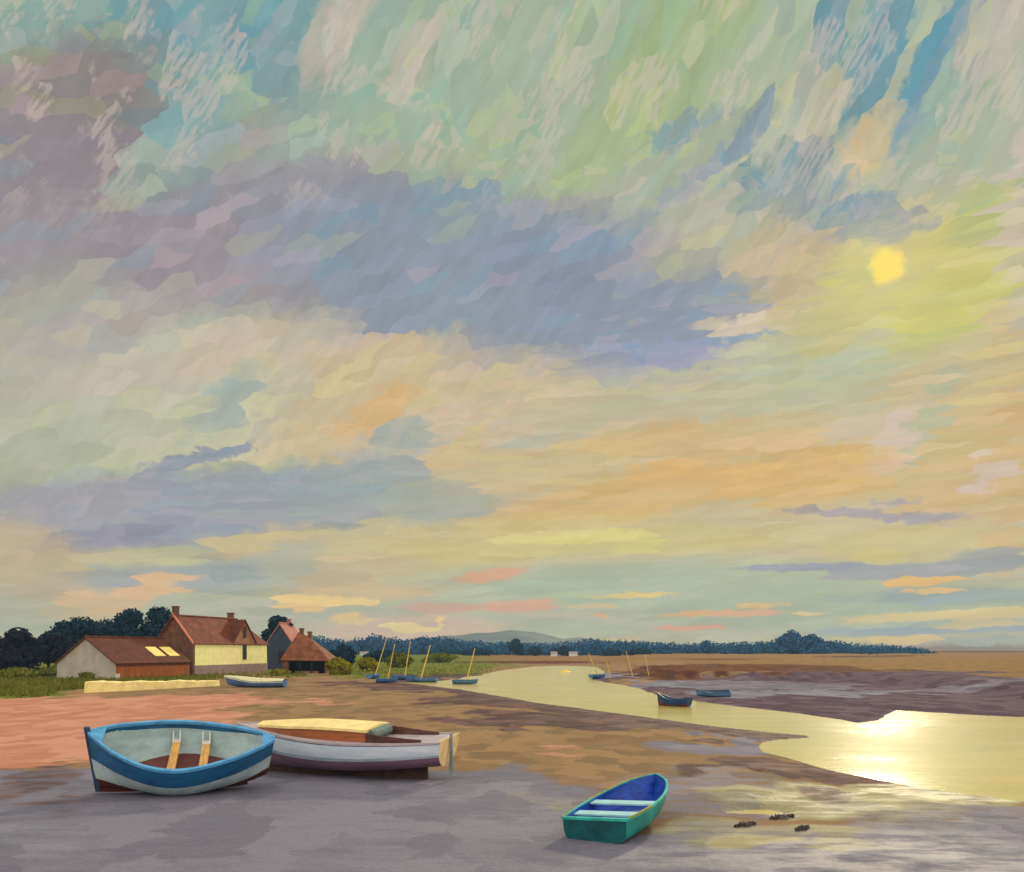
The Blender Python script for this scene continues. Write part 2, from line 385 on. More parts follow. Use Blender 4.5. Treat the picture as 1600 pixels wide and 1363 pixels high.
def thing(name, loc, rz, label, cat, group=None, rx=0.0, ry=0.0):
    o = bpy.data.objects.new(name, None)
    o.empty_display_size = 0.3
    COL.objects.link(o)
    o.location = loc
    o.rotation_euler = (rx, ry, rz)
    return tag(o, label, cat, group)


class MB:
    """collects vertices and faces and builds ONE mesh object"""
    def __init__(self):
        self.v, self.f, self.m = [], [], []

    def add(self, vs, fs, mi=0):
        b = len(self.v)
        self.v += [tuple(p) for p in vs]
        self.f += [tuple(b + i for i in f) for f in fs]
        self.m += [mi] * len(fs)
        return self

    def box(self, x0, y0, z0, x1, y1, z1, mi=0):
        vs = [(x0, y0, z0), (x1, y0, z0), (x1, y1, z0), (x0, y1, z0), (x0, y0, z1), (x1, y0, z1), (x1, y1, z1), (x0, y1, z1)]
        return self.add(vs, [(0, 3, 2, 1), (4, 5, 6, 7), (0, 1, 5, 4), (1, 2, 6, 5), (2, 3, 7, 6), (3, 0, 4, 7)], mi)

    def prism(self, pts, off, mi=0):
        """polygon pts swept by the vector off"""
        n = len(pts)
        q = [tuple(Vector(p) + Vector(off)) for p in pts]
        fs = [tuple(range(n))[::-1], tuple(range(n, 2 * n))] + [(i, (i + 1) % n, n + (i + 1) % n, n + i) for i in range(n)]
        return self.add(list(pts) + q, fs, mi)

    def bar(self, a, b, r0, r1=None, n=8, mi=0):
        r1 = r0 if r1 is None else r1
        a, b = Vector(a), Vector(b)
        d = (b - a).normalized()
        s = d.orthogonal().normalized()
        t = d.cross(s)
        vs = []
        for c, r in ((a, r0), (b, r1)):
            for i in range(n):
                w = 2 * math.pi * i / n
                vs.append(tuple(c + (s * math.cos(w) + t * math.sin(w)) * r))
        fs = [tuple(range(n))[::-1], tuple(range(n, 2 * n))] + [(i, (i + 1) % n, n + (i + 1) % n, n + i) for i in range(n)]
        return self.add(vs, fs, mi)

    def build(self, name, mats, parent=None, smooth=False, bevel=0.0):
        me = bpy.data.meshes.new(name)
        me.from_pydata(self.v, [], self.f)
        if not isinstance(mats, (list, tuple)): mats = [mats]
        for m in mats: me.materials.append(m)
        me.polygons.foreach_set('material_index', self.m)
        if smooth: me.polygons.foreach_set('use_smooth', [True] * len(me.polygons))
        me.update()
        o = bpy.data.objects.new(name, me)
        COL.objects.link(o)
        if parent: o.parent = parent
        if bevel:
            b = o.modifiers.new('bevel', 'BEVEL')
            b.width = bevel
            b.segments = 2
            b.limit_method = 'ANGLE'
        return o


def copy_tree(o, parent=None):
    c = o.copy()
    COL.objects.link(c)
    if parent: c.parent = parent
    for ch in [x for x in COL.objects if x.parent == o]:
        copy_tree(ch, c)
    return c


# ------------------------------------------------------------------ materials
def mat(name, c, rough=0.6, var=0.18, scale=3.0, c2=None, stretch=(1, 1, 1), bump=0.0, bscale=None, spec=0.4, metal=0.0, rot=(0, 0, 0)):
    m = bpy.data.materials.new(name)
    m.use_nodes = True
    T = NT(m.node_tree)
    co = T.mapping(T.n('ShaderNodeTexCoord').outputs['Object'], scale=stretch, rot=rot)
    n1 = T.noise(co, scale, 5.0, 0.62)
    base = lin(c)
    lo = tuple(v * (1 - var) for v in base[:3]) + (1,)
    hi = tuple(min(1, v * (1 + var)) for v in base[:3]) + (1,)
    if c2 is not None: hi = lin(c2)
    f = T.rng(n1, .36, .64)
    col = T.mix(f, lo, hi)
    n2 = T.noise(co, scale * 7, 3.0, 0.6)
    col = T.mix(1.0, col, T.n('ShaderNodeCombineXYZ', {0: T.rng(n2, .3, .7, 1 - var * .5, 1 + var * .5), 1: T.rng(n2, .3, .7, 1 - var * .5, 1 + var * .5), 2: T.rng(n2, .3, .7, 1 - var * .5, 1 + var * .5)}).outputs[0], 'MULTIPLY')
    b = T.n('ShaderNodeBsdfPrincipled', {'Base Color': col, 'Roughness': T.rng(n2, .2, .8, max(.05, rough - .12), min(1, rough + .12)), 'Metallic': metal})
    b.inputs['Specular IOR Level'].default_value = spec
    if bump:
        bm_ = T.n('ShaderNodeBump', {'Strength': bump, 'Distance': 0.03, 'Height': T.noise(co, bscale or scale * 5, 4.0)})
        T.put(b.inputs['Normal'], bm_.outputs[0])
    T.n('ShaderNodeOutputMaterial', {'Surface': b.outputs[0]})
    return m


def tile_mat(name, c, c2, row=0.3, axis=2, rough=0.8):
    """clay tiles: rows up the slope, blotchy colour"""
    m = bpy.data.materials.new(name)
    m.use_nodes = True
    T = NT(m.node_tree)
    co = T.n('ShaderNodeTexCoord').outputs['Object']
    n1 = T.noise(T.mapping(co, scale=(1, 1, 1.6)), 0.9, 5.0, 0.65)
    n2 = T.noise(co, 5.0, 4.0, 0.6)
    col = T.mix(T.rng(n1, .35, .65), lin(c), lin(c2))
    col = T.mix(T.rng(n2, .45, .75, 0, .5), col, tuple(v * .55 for v in lin(c)[:3]) + (1,))
    z = T.n('ShaderNodeSeparateXYZ', {0: co}).outputs[axis]
    w = T.math('FRACT', T.math('DIVIDE', z, row))
    b = T.n('ShaderNodeBsdfPrincipled', {'Base Color': col, 'Roughness': rough})
    b.inputs['Specular IOR Level'].default_value = .25
    bm_ = T.n('ShaderNodeBump', {'Strength': .5, 'Distance': .05, 'Height': T.math('ADD', w, T.math('MULTIPLY', n2, .6))})
    T.put(b.inputs['Normal'], bm_.outputs[0])
    T.n('ShaderNodeOutputMaterial', {'Surface': b.outputs[0]})
    return m


def leaf_mat(name, c, c2, trans=0.15):
    m = bpy.data.materials.new(name)
    m.use_nodes = True
    T = NT(m.node_tree)
    co = T.n('ShaderNodeTexCoord').outputs['Object']
    f = T.rng(T.noise(co, 0.7, 4.0, 0.65), .35, .65)
    col = T.mix(f, lin(c), lin(c2))
    d = T.n('ShaderNodeBsdfDiffuse', {'Color': col})
    t = T.n('ShaderNodeBsdfTranslucent', {'Color': col})
    x = T.n('ShaderNodeMixShader', {0: trans, 1: d.outputs[0], 2: t.outputs[0]})
    T.n('ShaderNodeOutputMaterial', {'Surface': x.outputs[0]})
    return m


# ------------------------------------------------------------------ terrain
def G(px, py, z=0.0):
    d = FPX * (HCAM - z) / (py - HOR)
    return ((px - 800) / FPX * d, d)


def vnoise(x, y, seed=0):
    x0, y0 = np.floor(x).astype(np.int64), np.floor(y).astype(np.int64)
    fx, fy = x - x0, y - y0
    fx, fy = fx * fx * (3 - 2 * fx), fy * fy * (3 - 2 * fy)
    def h(i, j):
        k = (i * 374761393 + j * 668265263 + seed * 974634777) & 0x7fffffff
        k = ((k ^ (k >> 13)) * 1274126177) & 0x7fffffff
        return ((k ^ (k >> 16)) & 0xffff) / 65535.0
    a, b, c, d = h(x0, y0), h(x0 + 1, y0), h(x0, y0 + 1), h(x0 + 1, y0 + 1)
    return (a * (1 - fx) + b * fx) * (1 - fy) + (c * (1 - fx) + d * fx) * fy


def fbm(x, y, seed=0, oct=4):
    s, a, t = 0, 0.5, 0
    for i in range(oct):
        s = s + a * vnoise(x * 2 ** i, y * 2 ** i, seed + i * 17)
        t += a
        a *= 0.5
    return s / t


def signed(poly, X, Y):
    """distance to a closed outline, negative inside"""
    best = np.full(X.shape, 1e9)
    ins = np.zeros(X.shape, bool)
    n = len(poly)
    for i in range(n):
        (ax, ay), (bx, by) = poly[i], poly[(i + 1) % n]
        ex, ey = bx - ax, by - ay
        t = np.clip(((X - ax) * ex + (Y - ay) * ey) / (ex * ex + ey * ey + 1e-9), 0, 1)
        best = np.minimum(best, np.hypot(X - ax - t * ex, Y - ay - t * ey))
        if ay != by:
            c = ((ay > Y) != (by > Y)) & (X < (bx - ax) * (Y - ay) / (by - ay) + ax)
            ins ^= c
    return np.where(ins, -best, best)


CHANNEL = [G(*p) for p in [
    (618, 1067), (655, 1070), (700, 1075), (760, 1085), (830, 1097), (900, 1107), (960, 1115), (1030, 1124), (1100, 1134), (1180, 1143), (1258, 1150),
    (1262, 1153), (1215, 1156), (1192, 1161), (1186, 1167), (1196, 1176), (1220, 1182), (1260, 1193), (1310, 1206), (1370, 1219), (1450, 1234), (1530, 1245), (1640, 1258), (1760, 1272),
    (1760, 1130), (1600, 1121), (1500, 1116), (1400, 1110), (1385, 1116), (1370, 1126), (1340, 1130), (1310, 1124), (1250, 1115), (1150, 1104), (1090, 1096), (1020, 1085),
    (1004, 1077), (975, 1071), (935, 1065), (918, 1060), (922, 1056), (945, 1052), (940, 1046), (930, 1042), (880, 1040.5), (830, 1042), (790, 1047), (740, 1057), (700, 1063), (655, 1066)]]
PLATEAU = [G(*p) for p in [(1000, 1050), (1020, 1058), (1060, 1061), (1150, 1062), (1250, 1066), (1330, 1066), (1450, 1074), (1600, 1092), (1900, 1120), (2600, 1110), (2600, 1017.2), (1300, 1017.2), (1000, 1024), (960, 1034)]]
FLATS = [(1270, 1250, 80, 9), (1180, 1272, 60, 8)]


def height(X, Y):
    X, Y = np.asarray(X, float), np.asarray(Y, float)
    Yc = np.maximum(Y, 1.5)
    px, py = 800 + FPX * X / Yc, HOR + KD / Yc
    jit = (fbm(X * .35, Y * .25, 3) - .5) * np.clip(Yc * .02, .2, 2.2)
    s = signed(CHANNEL, X, Y) + jit * .6
    land = 0.02 + 0.11 * (1 - np.exp(-np.maximum(s, 0) / 2.2)) + (fbm(X * .5, Y * .5, 9) - .5) * .05 * np.clip(s / 2, 0, 1)
    # wet tidal flat of the right foreground: hollows fall just below the water level
    fl = np.zeros(X.shape)
    for (cx, cy, rx, ry) in FLATS:
        r = np.hypot((px - cx) / rx, (py - cy) / ry)
        fl = np.maximum(fl, np.clip(1.25 - r, 0, 1))
    fl = np.clip(fl * 2.2, 0, 1)
    film = 0.022 + (fbm(X * .9 + 4, Y * .55, 21, 5) - .52) * .16
    land = land * (1 - fl) + np.maximum(film, -.05) * fl
    z = np.where(s > 0, land, -np.minimum(.02 - s * .12, .5))
    p = signed(PLATEAU, X, Y) + jit * 2.5
    k = np.clip(.5 - p / (5.0 + 0 * Y), 0, 1)
    k = k * k * (3 - 2 * k)
    z = np.maximum(z, z * (1 - k) + k * (0.86 + (fbm(X * .05, Y * .05, 5) - .5) * .35))
    # the ground behind the beach lifts a little
    lf = np.clip((Y - 78) / 60, 0, 1) * np.clip((-X - 8) / 20, 0, 1)
    z = z + lf * .35 * (s > 0)
    return z


def gz(x, y):
    return float(height(np.array([x]), np.array([y]))[0])


rows = np.concatenate([np.linspace(3.0, 10.8, 24), KD / (np.concatenate([np.arange(1425, 1130, -1.2), np.arange(1130, 1040, -.62), np.arange(1040, 1018, -.4), np.arange(1018, 1015.0, -.3)]) - HOR), [5200, 6500]])
tan_in = np.arange(-940, 941, 2.1) / FPX
ang = np.concatenate([np.linspace(-math.pi, -math.atan(940 / FPX), 40)[:-1], np.arctan(tan_in), np.linspace(math.atan(940 / FPX), math.pi, 40)[1:-1]])
AA, DD = np.meshgrid(ang, rows)
front = np.abs(AA) < 0.62
RR = np.where(front, DD / np.cos(np.clip(AA, -.62, .62)), DD / math.cos(.62))
GX, GY = RR * np.sin(AA), RR * np.cos(AA)
nr, na = GX.shape
GZ = np.where(GY > 2.0, height(GX, GY), .1 + 0 * GX)
# terrain masks: which soil lies where
Yc = np.maximum(GY, 1.5)
wx = (fbm(GX * .6, GY * .22, 31) - .5) * 150
wy = (fbm(GX * .6 + 9, GY * .3, 37) - .5) * 44 * np.clip(12 / np.sqrt(Yc), 0, 3) * .5
MX, MY = 800 + FPX * GX / Yc + wx, HOR + KD / Yc + wy * np.clip((KD / Yc) / 160, .06, 1)


def zone(ells):
    r = np.zeros(GX.shape)
    for (cx, cy, rx, ry, op, soft) in ells:
        q = np.hypot((MX - cx) / rx, (MY - cy) / ry)
        t = np.clip((1 + soft * .6 - q) / (soft * 1.2), 0, 1)
        r = np.maximum(r, op * t * t * (3 - 2 * t))
    return r * (GY > 2)


ZONES = {
    'rust_sand': [(90, 1130, 290, 40, 1, .6), (40, 1160, 170, 36, .9, .5), (300, 1100, 160, 12, .7, .7), (470, 1100, 110, 4, .55, .7), (860, 1188, 50, 7, .5, .8)],
    'grey_mud': [(300, 1300, 640, 96, 1, .35), (700, 1440, 1100, 90, 1, .5), (1300, 1420, 900, 120, 1, .5), (60, 1300, 220, 100, 1, .4), (700, 1270, 260, 60, .85, .6), (420, 1225, 330, 34, .8, .6), (1500, 1310, 250, 70, .55, .8), (1100, 1250, 190, 50, .5, .8)],
    'dark_mud': [(900, 1128, 190, 14, .95, .6), (1050, 1140, 170, 9, 1, .5), (780, 1098, 130, 10, .8, .7), (680, 1078, 130, 6, .75, .7), (1180, 1149, 90, 5, 1, .4), (1250, 1205, 110, 16, .95, .6), (1180, 1190, 80, 14, .7, .7), (1330, 1222, 90, 9, .7, .7),
                 (560, 1070, 100, 4, .6, .7), (1300, 1248, 50, 9, .6, .7), (1100, 1215, 60, 9, .6, .8), (70, 1230, 60, 50, .5, .7)],
    'blue_mud': [(1100, 1166, 80, 11, .6, .7), (1160, 1158, 40, 5, .6, .6), (1200, 1075, 200, 6, .5, .7), (1120, 1068, 130, 5, .5, .7), (960, 1056, 60, 5, .8, .5), (1040, 1072, 60, 6, .8, .5), (1250, 1086, 220, 5, .7, .6), (1480, 1083, 180, 6, .5, .6),
                 (40, 1330, 90, 60, .5, .7), (1500, 1330, 200, 60, .5, .7)],
    'violet_mud': [(1420, 1092, 260, 12, 1, .5), (1560, 1105, 140, 13, 1, .5), (1330, 1078, 90, 12, .9, .6), (1250, 1107, 170, 5, .8, .6), (1350, 1118, 70, 10, .9, .5), (1460, 1065, 140, 4, .8, .6), (1000, 1076, 90, 5, .8, .6), (945, 1062, 50, 4, .8, .6), (720, 1058, 50, 4, .7, .6)],
    'bank_peat': [(1150, 1054, 180, 8, 1, .5), (1060, 1056, 70, 9, 1, .5), (1300, 1060, 120, 5, .8, .6), (850, 1036, 90, 2.5, .8, .5), (780, 1036, 60, 2, .8, .5), (1330, 1031, 60, 2, .7, .6), (1400, 1029, 50, 1.6, .7, .6), (1520, 1020, 120, 2, .8, .6), (1120, 1036, 80, 2, .6, .6)],
    'marsh_grass': [(1450, 1042, 330, 20, 1, .35), (1560, 1056, 130, 22, 1, .5), (1200, 1032, 300, 12, 1, .4), (1000, 1031, 160, 8, 1, .5), (860, 1029, 170, 8, .9, .5), (1400, 1022, 500, 7, 1, .4)],
    'green_grass': [(635, 1039, 120, 24, 1, .3), (640, 1040, 120, 20, 1, .35), (560, 1044, 70, 18, .9, .5), (720, 1038, 60, 10, .8, .6), (60, 1062, 110, 18, 1, .4), (150, 1065, 150, 10, 1, .4), (260, 1060, 90, 6, .8, .5), (30, 1085, 70, 12, .7, .6), (450, 1057, 24, 5, .8, .5), (300, 1040, 500, 15, .9, .4)],
    'tan_wash': [(1480, 1255, 140, 20, .7, .8), (1180, 1250, 100, 14, .6, .8), (1120, 1300, 90, 12, .55, .8), (1350, 1335, 90, 14, .55, .8), (1320, 1256, 230, 24, .75, .8), (1250, 1310, 170, 20, .55, .8), (960, 1258, 110, 12, .4, .8), (880, 1258, 70, 12, .4, .8), (1480, 1244, 200, 14, 1, .6), (1400, 1232, 90, 8, .9, .6), (1440, 1290, 90, 30, .5, .8)],
}
EDGE = [(600, 1064), (655, 1070), (700, 1075), (760, 1085), (830, 1097), (900, 1107), (960, 1115), (1030, 1124), (1100, 1134), (1180, 1143), (1258, 1150), (1330, 1160)]
PX0, PY0 = 800 + FPX * GX / Yc, HOR + KD / Yc
dy = MY * .5 + PY0 * .5 - np.interp(PX0, [p[0] for p in EDGE], [p[1] for p in EDGE])
SHORE = np.clip(1.35 - dy / np.interp(PX0, [600, 760, 1000, 1258], [5, 13, 17, 9]), 0, 1) * (dy > -12) * np.clip((PX0 - 590) / 40, 0, 1) * np.clip((1290 - PX0) / 30, 0, 1)
top_ = np.interp(PX0, [960, 1010, 1250, 1330, 1450, 1600, 1900], [1052, 1061, 1062, 1060, 1064, 1078, 1100])
MUDBANK = np.clip((MY * .3 + PY0 * .7 - top_) / 4 + .5, 0, 1) * np.clip((PX0 - 985) / 60, 0, 1) * (PY0 < 1136)
me = bpy.data.meshes.new('ground')
verts = np.stack([GX, GY, GZ], -1).reshape(-1, 3)
ii, jj = np.meshgrid(np.arange(nr - 1), np.arange(na), indexing='ij')
j2 = (jj + 1) % na
quads = np.stack([ii * na + jj, ii * na + j2, (ii + 1) * na + j2, (ii + 1) * na + jj], -1).reshape(-1, 4)[:, ::-1]
nv0 = len(verts)
verts = np.concatenate([verts, [[0, 0, .1]]])
me.vertices.add(len(verts))
me.vertices.foreach_set('co', verts.astype(np.float32).ravel())
tri = np.array([[nv0, j, (j + 1) % na] for j in range(na)])[:, ::-1]
nl = quads.size + tri.size
me.loops.add(nl)
me.loops.foreach_set('vertex_index', np.concatenate([quads.ravel(), tri.ravel()]).astype(np.int32))
me.polygons.add(len(quads) + len(tri))
me.polygons.foreach_set('loop_start', np.concatenate([np.arange(len(quads)) * 4, len(quads) * 4 + np.arange(len(tri)) * 3]).astype(np.int32))
me.update(calc_edges=True)
me.polygons.foreach_set('use_smooth', [True] * len(me.polygons))
for zn, ells in ZONES.items():
    at = me.attributes.new(zn, 'FLOAT', 'POINT')
    zv = zone(ells)
    if zn == 'dark_mud': zv = np.maximum(zv, SHORE)
    if zn == 'violet_mud': zv = np.maximum(zv, MUDBANK * np.clip(.62 + (PX0 - 1150) / 500, .6, 1))
    at.data.foreach_set('value', np.append(zv.ravel(), 0).astype(np.float32))
ground = bpy.data.objects.new('ground', me)
COL.objects.link(ground)
tag(ground, 'tidal mud and sand rising to rough grass and marsh', 'ground', kind='structure')

gm = bpy.data.materials.new('tidal_ground')
gm.use_nodes = True
T = NT(gm.node_tree)
co = T.n('ShaderNodeTexCoord').outputs['Object']
nA = T.noise(co, 0.35, 6.0, 0.62)
nB = T.noise(T.mapping(co, scale=(.6, 1.3, 1)), 1.6, 6.0, 0.65)
nC = T.noise(co, 14.0, 5.0, 0.7)
nD = T.noise(T.mapping(co, scale=(.5, 2.2, 1)), .9, 5.0, 0.7)
# brush-like patches of drier and wetter soil
vq = T.n('ShaderNodeTexVoronoi', {'Vector': T.vmath('ADD', T.mapping(co, scale=(.75, .42, .1)), T.vmath('SCALE', T.noise(co, 1.5, 3, out='Color'), scale=.9)), 'Scale': 1.5}, voronoi_dimensions='2D')
patch = T.n('ShaderNodeSeparateXYZ', {0: vq.outputs['Color']}).outputs[0]
A = lambda n: T.n('ShaderNodeAttribute', attribute_name=n).outputs['Fac']


def tint(c, c2, f):
    return T.mix(f, lin(c), lin(c2))


f1, f2 = T.rng(nA, .35, .65), T.rng(nB, .35, .65)
fp = T.rng(T.math('ADD', T.math('MULTIPLY', patch, .5), T.math('MULTIPLY', nB, .5)), .3, .7)
col = tint((122, 101, 76), (146, 118, 86), fp)
SOIL = [('rust_sand', (172, 120, 98), (190, 140, 118)), ('marsh_grass', (116, 90, 52), (144, 110, 64)), ('green_grass', (84, 98, 38), (116, 122, 46)),
        ('grey_mud', (105, 104, 121), (120, 118, 134)), ('tan_wash', (124, 123, 106), (150, 143, 106)), ('violet_mud', (74, 58, 74), (98, 82, 96)),
        ('blue_mud', (104, 106, 124), (128, 126, 142)), ('dark_mud', (76, 56, 58), (104, 78, 74)), ('bank_peat', (72, 42, 30), (108, 66, 44))]
for i, (zn, ca, cb) in enumerate(SOIL):
    w = A(zn)
    w2 = T.rng(T.math('ADD', w, T.math('MULTIPLY_ADD', (nB if i % 2 else nD), .9, -.45)), .3, .62)
    col = T.mix(T.math('MULTIPLY', w2, T.math('MINIMUM', T.math('MULTIPLY', w, 3.0), 1.0)), col, tint(ca, cb, fp if i % 2 else T.rng(T.math('ADD', T.math('MULTIPLY', patch, .45), T.math('MULTIPLY', nD, .55)), .3, .7)))
g3 = T.rng(nC, .25, .75, .86, 1.14)
col = T.mix(1.0, col, T.n('ShaderNodeCombineXYZ', {0: g3, 1: g3, 2: g3}).outputs[0], 'MULTIPLY')
wet = T.math('MAXIMUM', T.math('MULTIPLY', A('grey_mud'), .75), T.math('MAXIMUM', T.math('MULTIPLY', A('dark_mud'), .5), T.math('MAXIMUM', T.math('MULTIPLY', A('blue_mud'), .2), A('tan_wash'))))
hz = T.n('ShaderNodeSeparateXYZ', {0: co}).outputs[2]
wet = T.math('MAXIMUM', wet, T.rng(hz, .04, .0, 0, .6))
wetp = T.math('MULTIPLY', wet, T.rng(nB, .3, .6, .35, 1.0), clamp=True)
rough = T.rng(wetp, 0, 1, .97, .56)
spec = T.rng(wetp, 0, 1, .03, .2)
bs = T.n('ShaderNodeBsdfPrincipled', {'Base Color': col, 'Roughness': rough, 'Specular IOR Level': spec})
bh = T.math('ADD', T.math('MULTIPLY', nC, .35), T.math('ADD', T.math('MULTIPLY', nB, .9), nD))
T.put(bs.inputs['Normal'], T.n('ShaderNodeBump', {'Strength': .45, 'Distance': .05, 'Height': bh}).outputs[0])
T.n('ShaderNodeOutputMaterial', {'Surface': bs.outputs[0]})
me.materials.append(gm)

# ------------------------------------------------------------------ water: one level sheet, the ground rises out of it
wm = bpy.data.materials.new('creek_water')
wm.use_nodes = True
T = NT(wm.node_tree)
co = T.n('ShaderNodeTexCoord').outputs['Object']
r1 = T.noise(T.mapping(co, scale=(.4, 1.6, 1), rot=(0, 0, R(5))), 2.6, 5.0, .66)
r2 = T.noise(T.mapping(co, scale=(.5, 1.3, 1)), .35, 3.0, .5)
calm = T.rng(T.noise(co, .06, 3.0), .38, .62, .25, 1.0)
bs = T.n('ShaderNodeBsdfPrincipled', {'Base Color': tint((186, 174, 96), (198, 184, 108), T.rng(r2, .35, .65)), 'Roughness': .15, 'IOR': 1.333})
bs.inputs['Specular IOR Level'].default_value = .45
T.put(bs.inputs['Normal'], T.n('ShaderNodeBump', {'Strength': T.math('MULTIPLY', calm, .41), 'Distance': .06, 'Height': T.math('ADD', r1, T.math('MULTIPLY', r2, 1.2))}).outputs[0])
T.n('ShaderNodeOutputMaterial', {'Surface': bs.outputs[0]})
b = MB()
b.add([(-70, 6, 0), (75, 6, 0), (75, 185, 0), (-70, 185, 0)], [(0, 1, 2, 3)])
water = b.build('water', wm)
tag(water, 'tidal creek water with shallow pools on the flat', 'water', kind='structure')

# ------------------------------------------------------------------ boats
def curve(pts):
    xs, ys = [p[0] for p in pts], [p[1] for p in pts]
    n = len(xs)
    ms = []
    for i in range(n):
        a, c = max(0, i - 1), min(n - 1, i + 1)
        ms.append((ys[c] - ys[a]) / (xs[c] - xs[a]))

    def f(t):
        for i in range(n - 1):
            if t <= xs[i + 1] or i == n - 2:
                h = xs[i + 1] - xs[i]
                s = min(1, max(0, (t - xs[i]) / h))
                return ((2 * s ** 3 - 3 * s * s + 1) * ys[i] + (s ** 3 - 2 * s * s + s) * h * ms[i]
                        + (-2 * s ** 3 + 3 * s * s) * ys[i + 1] + (s ** 3 - s * s) * h * ms[i + 1])
    return f


class Hull:
    """+x bow, y to port; half-beam, sheer, keel line and section fullness along t (0 stern .. 1 bow)"""
    def __init__(self, L, half, sheer, keel, full, rake_bow=0.0, rake_stern=0.0):
        self.L = L
        self.b, self.s, self.k, self.p = curve(half), curve(sheer), curve(keel), curve(full)
        self.rb, self.rs = rake_bow, rake_stern

    def pt(self, t, u, side, inset=0.0):
        p = max(1.02, self.p(t))
        y = self.b(t) * (1 - (1 - min(u, 1)) ** p) ** (1 / p)
        y = max(0.0, y - inset)
        z = self.k(t) + (self.s(t) - self.k(t)) * u
        x = (t - .5) * self.L + self.rb * u * max(0, (t - .6) / .4) ** 2 - self.rs * u * max(0, (.4 - t) / .4) ** 2
        return Vector((x, side * y, z))

    def u_at(self, t, z):
        return (z - self.k(t)) / (self.s(t) - self.k(t))

    def shell(self, mats, us, bands, N=36, parent=None, name='hull'):
        m = MB()
        for side in (1, -1):
            vs, fs = [], []
            for i in range(N + 1):
                for u in us: vs.append(self.pt(i / N, u, side))
            k = len(us)
            for i in range(N):
                for j in range(k - 1):
                    q = (i * k + j, (i + 1) * k + j, (i + 1) * k + j + 1, i * k + j + 1)
                    m.add([], []) if False else None
                    fs.append((q if side < 0 else q[::-1], j))
            base = len(m.v)
            m.v += [tuple(v) for v in vs]
            for q, j in fs:
                m.f.append(tuple(base + a for a in q))
                m.m.append(bands[j])
        return m.build(name, mats, parent, smooth=True)

    def lining(self, mt, zf, w=.035, N=36, parent=None, t0=0.0, t1=1.0, name='lining'):
        m = MB()
        for side in (1, -1):
            vs, k = [], 7
            for i in range(N + 1):
                t = t0 + (t1 - t0) * i / N
                u0 = max(.05, self.u_at(t, zf))
                for j in range(k):
                    vs.append(self.pt(t, u0 + (1 - u0) * j / (k - 1) * .995, side, w))
            fs = []
            for i in range(N):
                for j in range(k - 1):
                    q = (i * k + j, (i + 1) * k + j, (i + 1) * k + j + 1, i * k + j + 1)
                    fs.append(q if side > 0 else q[::-1])
            m.add(vs, fs)
        return m.build(name, mt, parent, smooth=True)

    def floor(self, mt, zf, w=.035, N=30, parent=None, t0=0.02, t1=.98, name='floor'):
        m, vs, fs = MB(), [], []
        for i in range(N + 1):
            t = t0 + (t1 - t0) * i / N
            u0 = max(.05, self.u_at(t, zf))
            for side in (1, -1):
                p = self.pt(t, u0, side, w * .8)
                vs.append((p.x, p.y, p.z + .003))
        for i in range(N):
            fs.append((2 * i, 2 * i + 1, 2 * i + 3, 2 * i + 2))
        return m.add(vs, fs).build(name, mt, parent)

    def rail(self, mt, w=.07, h=.05, N=40, parent=None, t0=0.0, t1=1.0, out=.02, lift=.012, name='gunwale', sides=(1, -1), ends=True):
        m = MB()
        for side in sides:
            vs, fs = [], []
            for i in range(N + 1):
                t = t0 + (t1 - t0) * i / N
                p = self.pt(t, 1, side)
                yo = abs(p.y) + out
                yi = max(0.0, abs(p.y) + out - w)
                for (y, z) in ((yo, p.z - h), (yo, p.z + lift), (yi, p.z + lift), (yi, p.z - h)):
                    vs.append((p.x, side * y, z))
            for i in range(N):
                for j in range(4):
                    q = (i * 4 + j, i * 4 + (j + 1) % 4, (i + 1) * 4 + (j + 1) % 4, (i + 1) * 4 + j)
                    fs.append(q if side > 0 else q[::-1])
            fs += [(0, 3, 2, 1) if side > 0 else (0, 1, 2, 3), tuple(N * 4 + a for a in ((0, 1, 2, 3) if side > 0 else (0, 3, 2, 1)))]
            m.add(vs, fs)
        return m.build(name, mt, parent)

    def transom(self, mt, th=.035, parent=None, K=14, t=0.0, name='transom', over=0.0):
        prof = [self.pt(t, j / K, 1) for j in range(K + 1)] + [self.pt(t, j / K, -1) for j in range(K, 0, -1)]
        prof = [Vector((p.x - .004, p.y, p.z + (over if p.z > self.s(t) - .001 else 0))) for p in prof]
        return MB().prism(prof, (th, 0, 0)).build(name, mt, parent)

    def thwart(self, mt, t, z, wid=.22, th=.04, parent=None, w=.03, name='thwart'):
        x = (t - .5) * self.L
        y = min(self.pt(t - wid / 2 / self.L, self.u_at(t, z), 1, w).y, self.pt(t + wid / 2 / self.L, self.u_at(t, z), 1, w).y)
        return MB().box(x - wid / 2, -y, z - th, x + wid / 2, y, z).build(name, mt, parent, bevel=.006), x, y


def keel_bar(h, mt, parent, t0, t1, w=.05, drop=.06, N=16, name='keel', skeg=None):
    m, vs, fs = MB(), [], []
    for i in range(N + 1):
        t = t0 + (t1 - t0) * i / N
        p = h.pt(t, 0, 1)
        zb = p.z - drop if skeg is None else min(p.z - drop, skeg)
        for (y, z) in ((-w / 2, p.z + .02), (w / 2, p.z + .02), (w / 2, zb), (-w / 2, zb)):
            vs.append((p.x, y, z))
    for i in range(N):
        for j in range(4):
            fs.append((i * 4 + j, (i + 1) * 4 + j, (i + 1) * 4 + (j + 1) % 4, i * 4 + (j + 1) % 4))
    fs += [(0, 1, 2, 3), tuple(N * 4 + a for a in (3, 2, 1, 0))]
    return m.add(vs, fs).build(name, mt, parent)


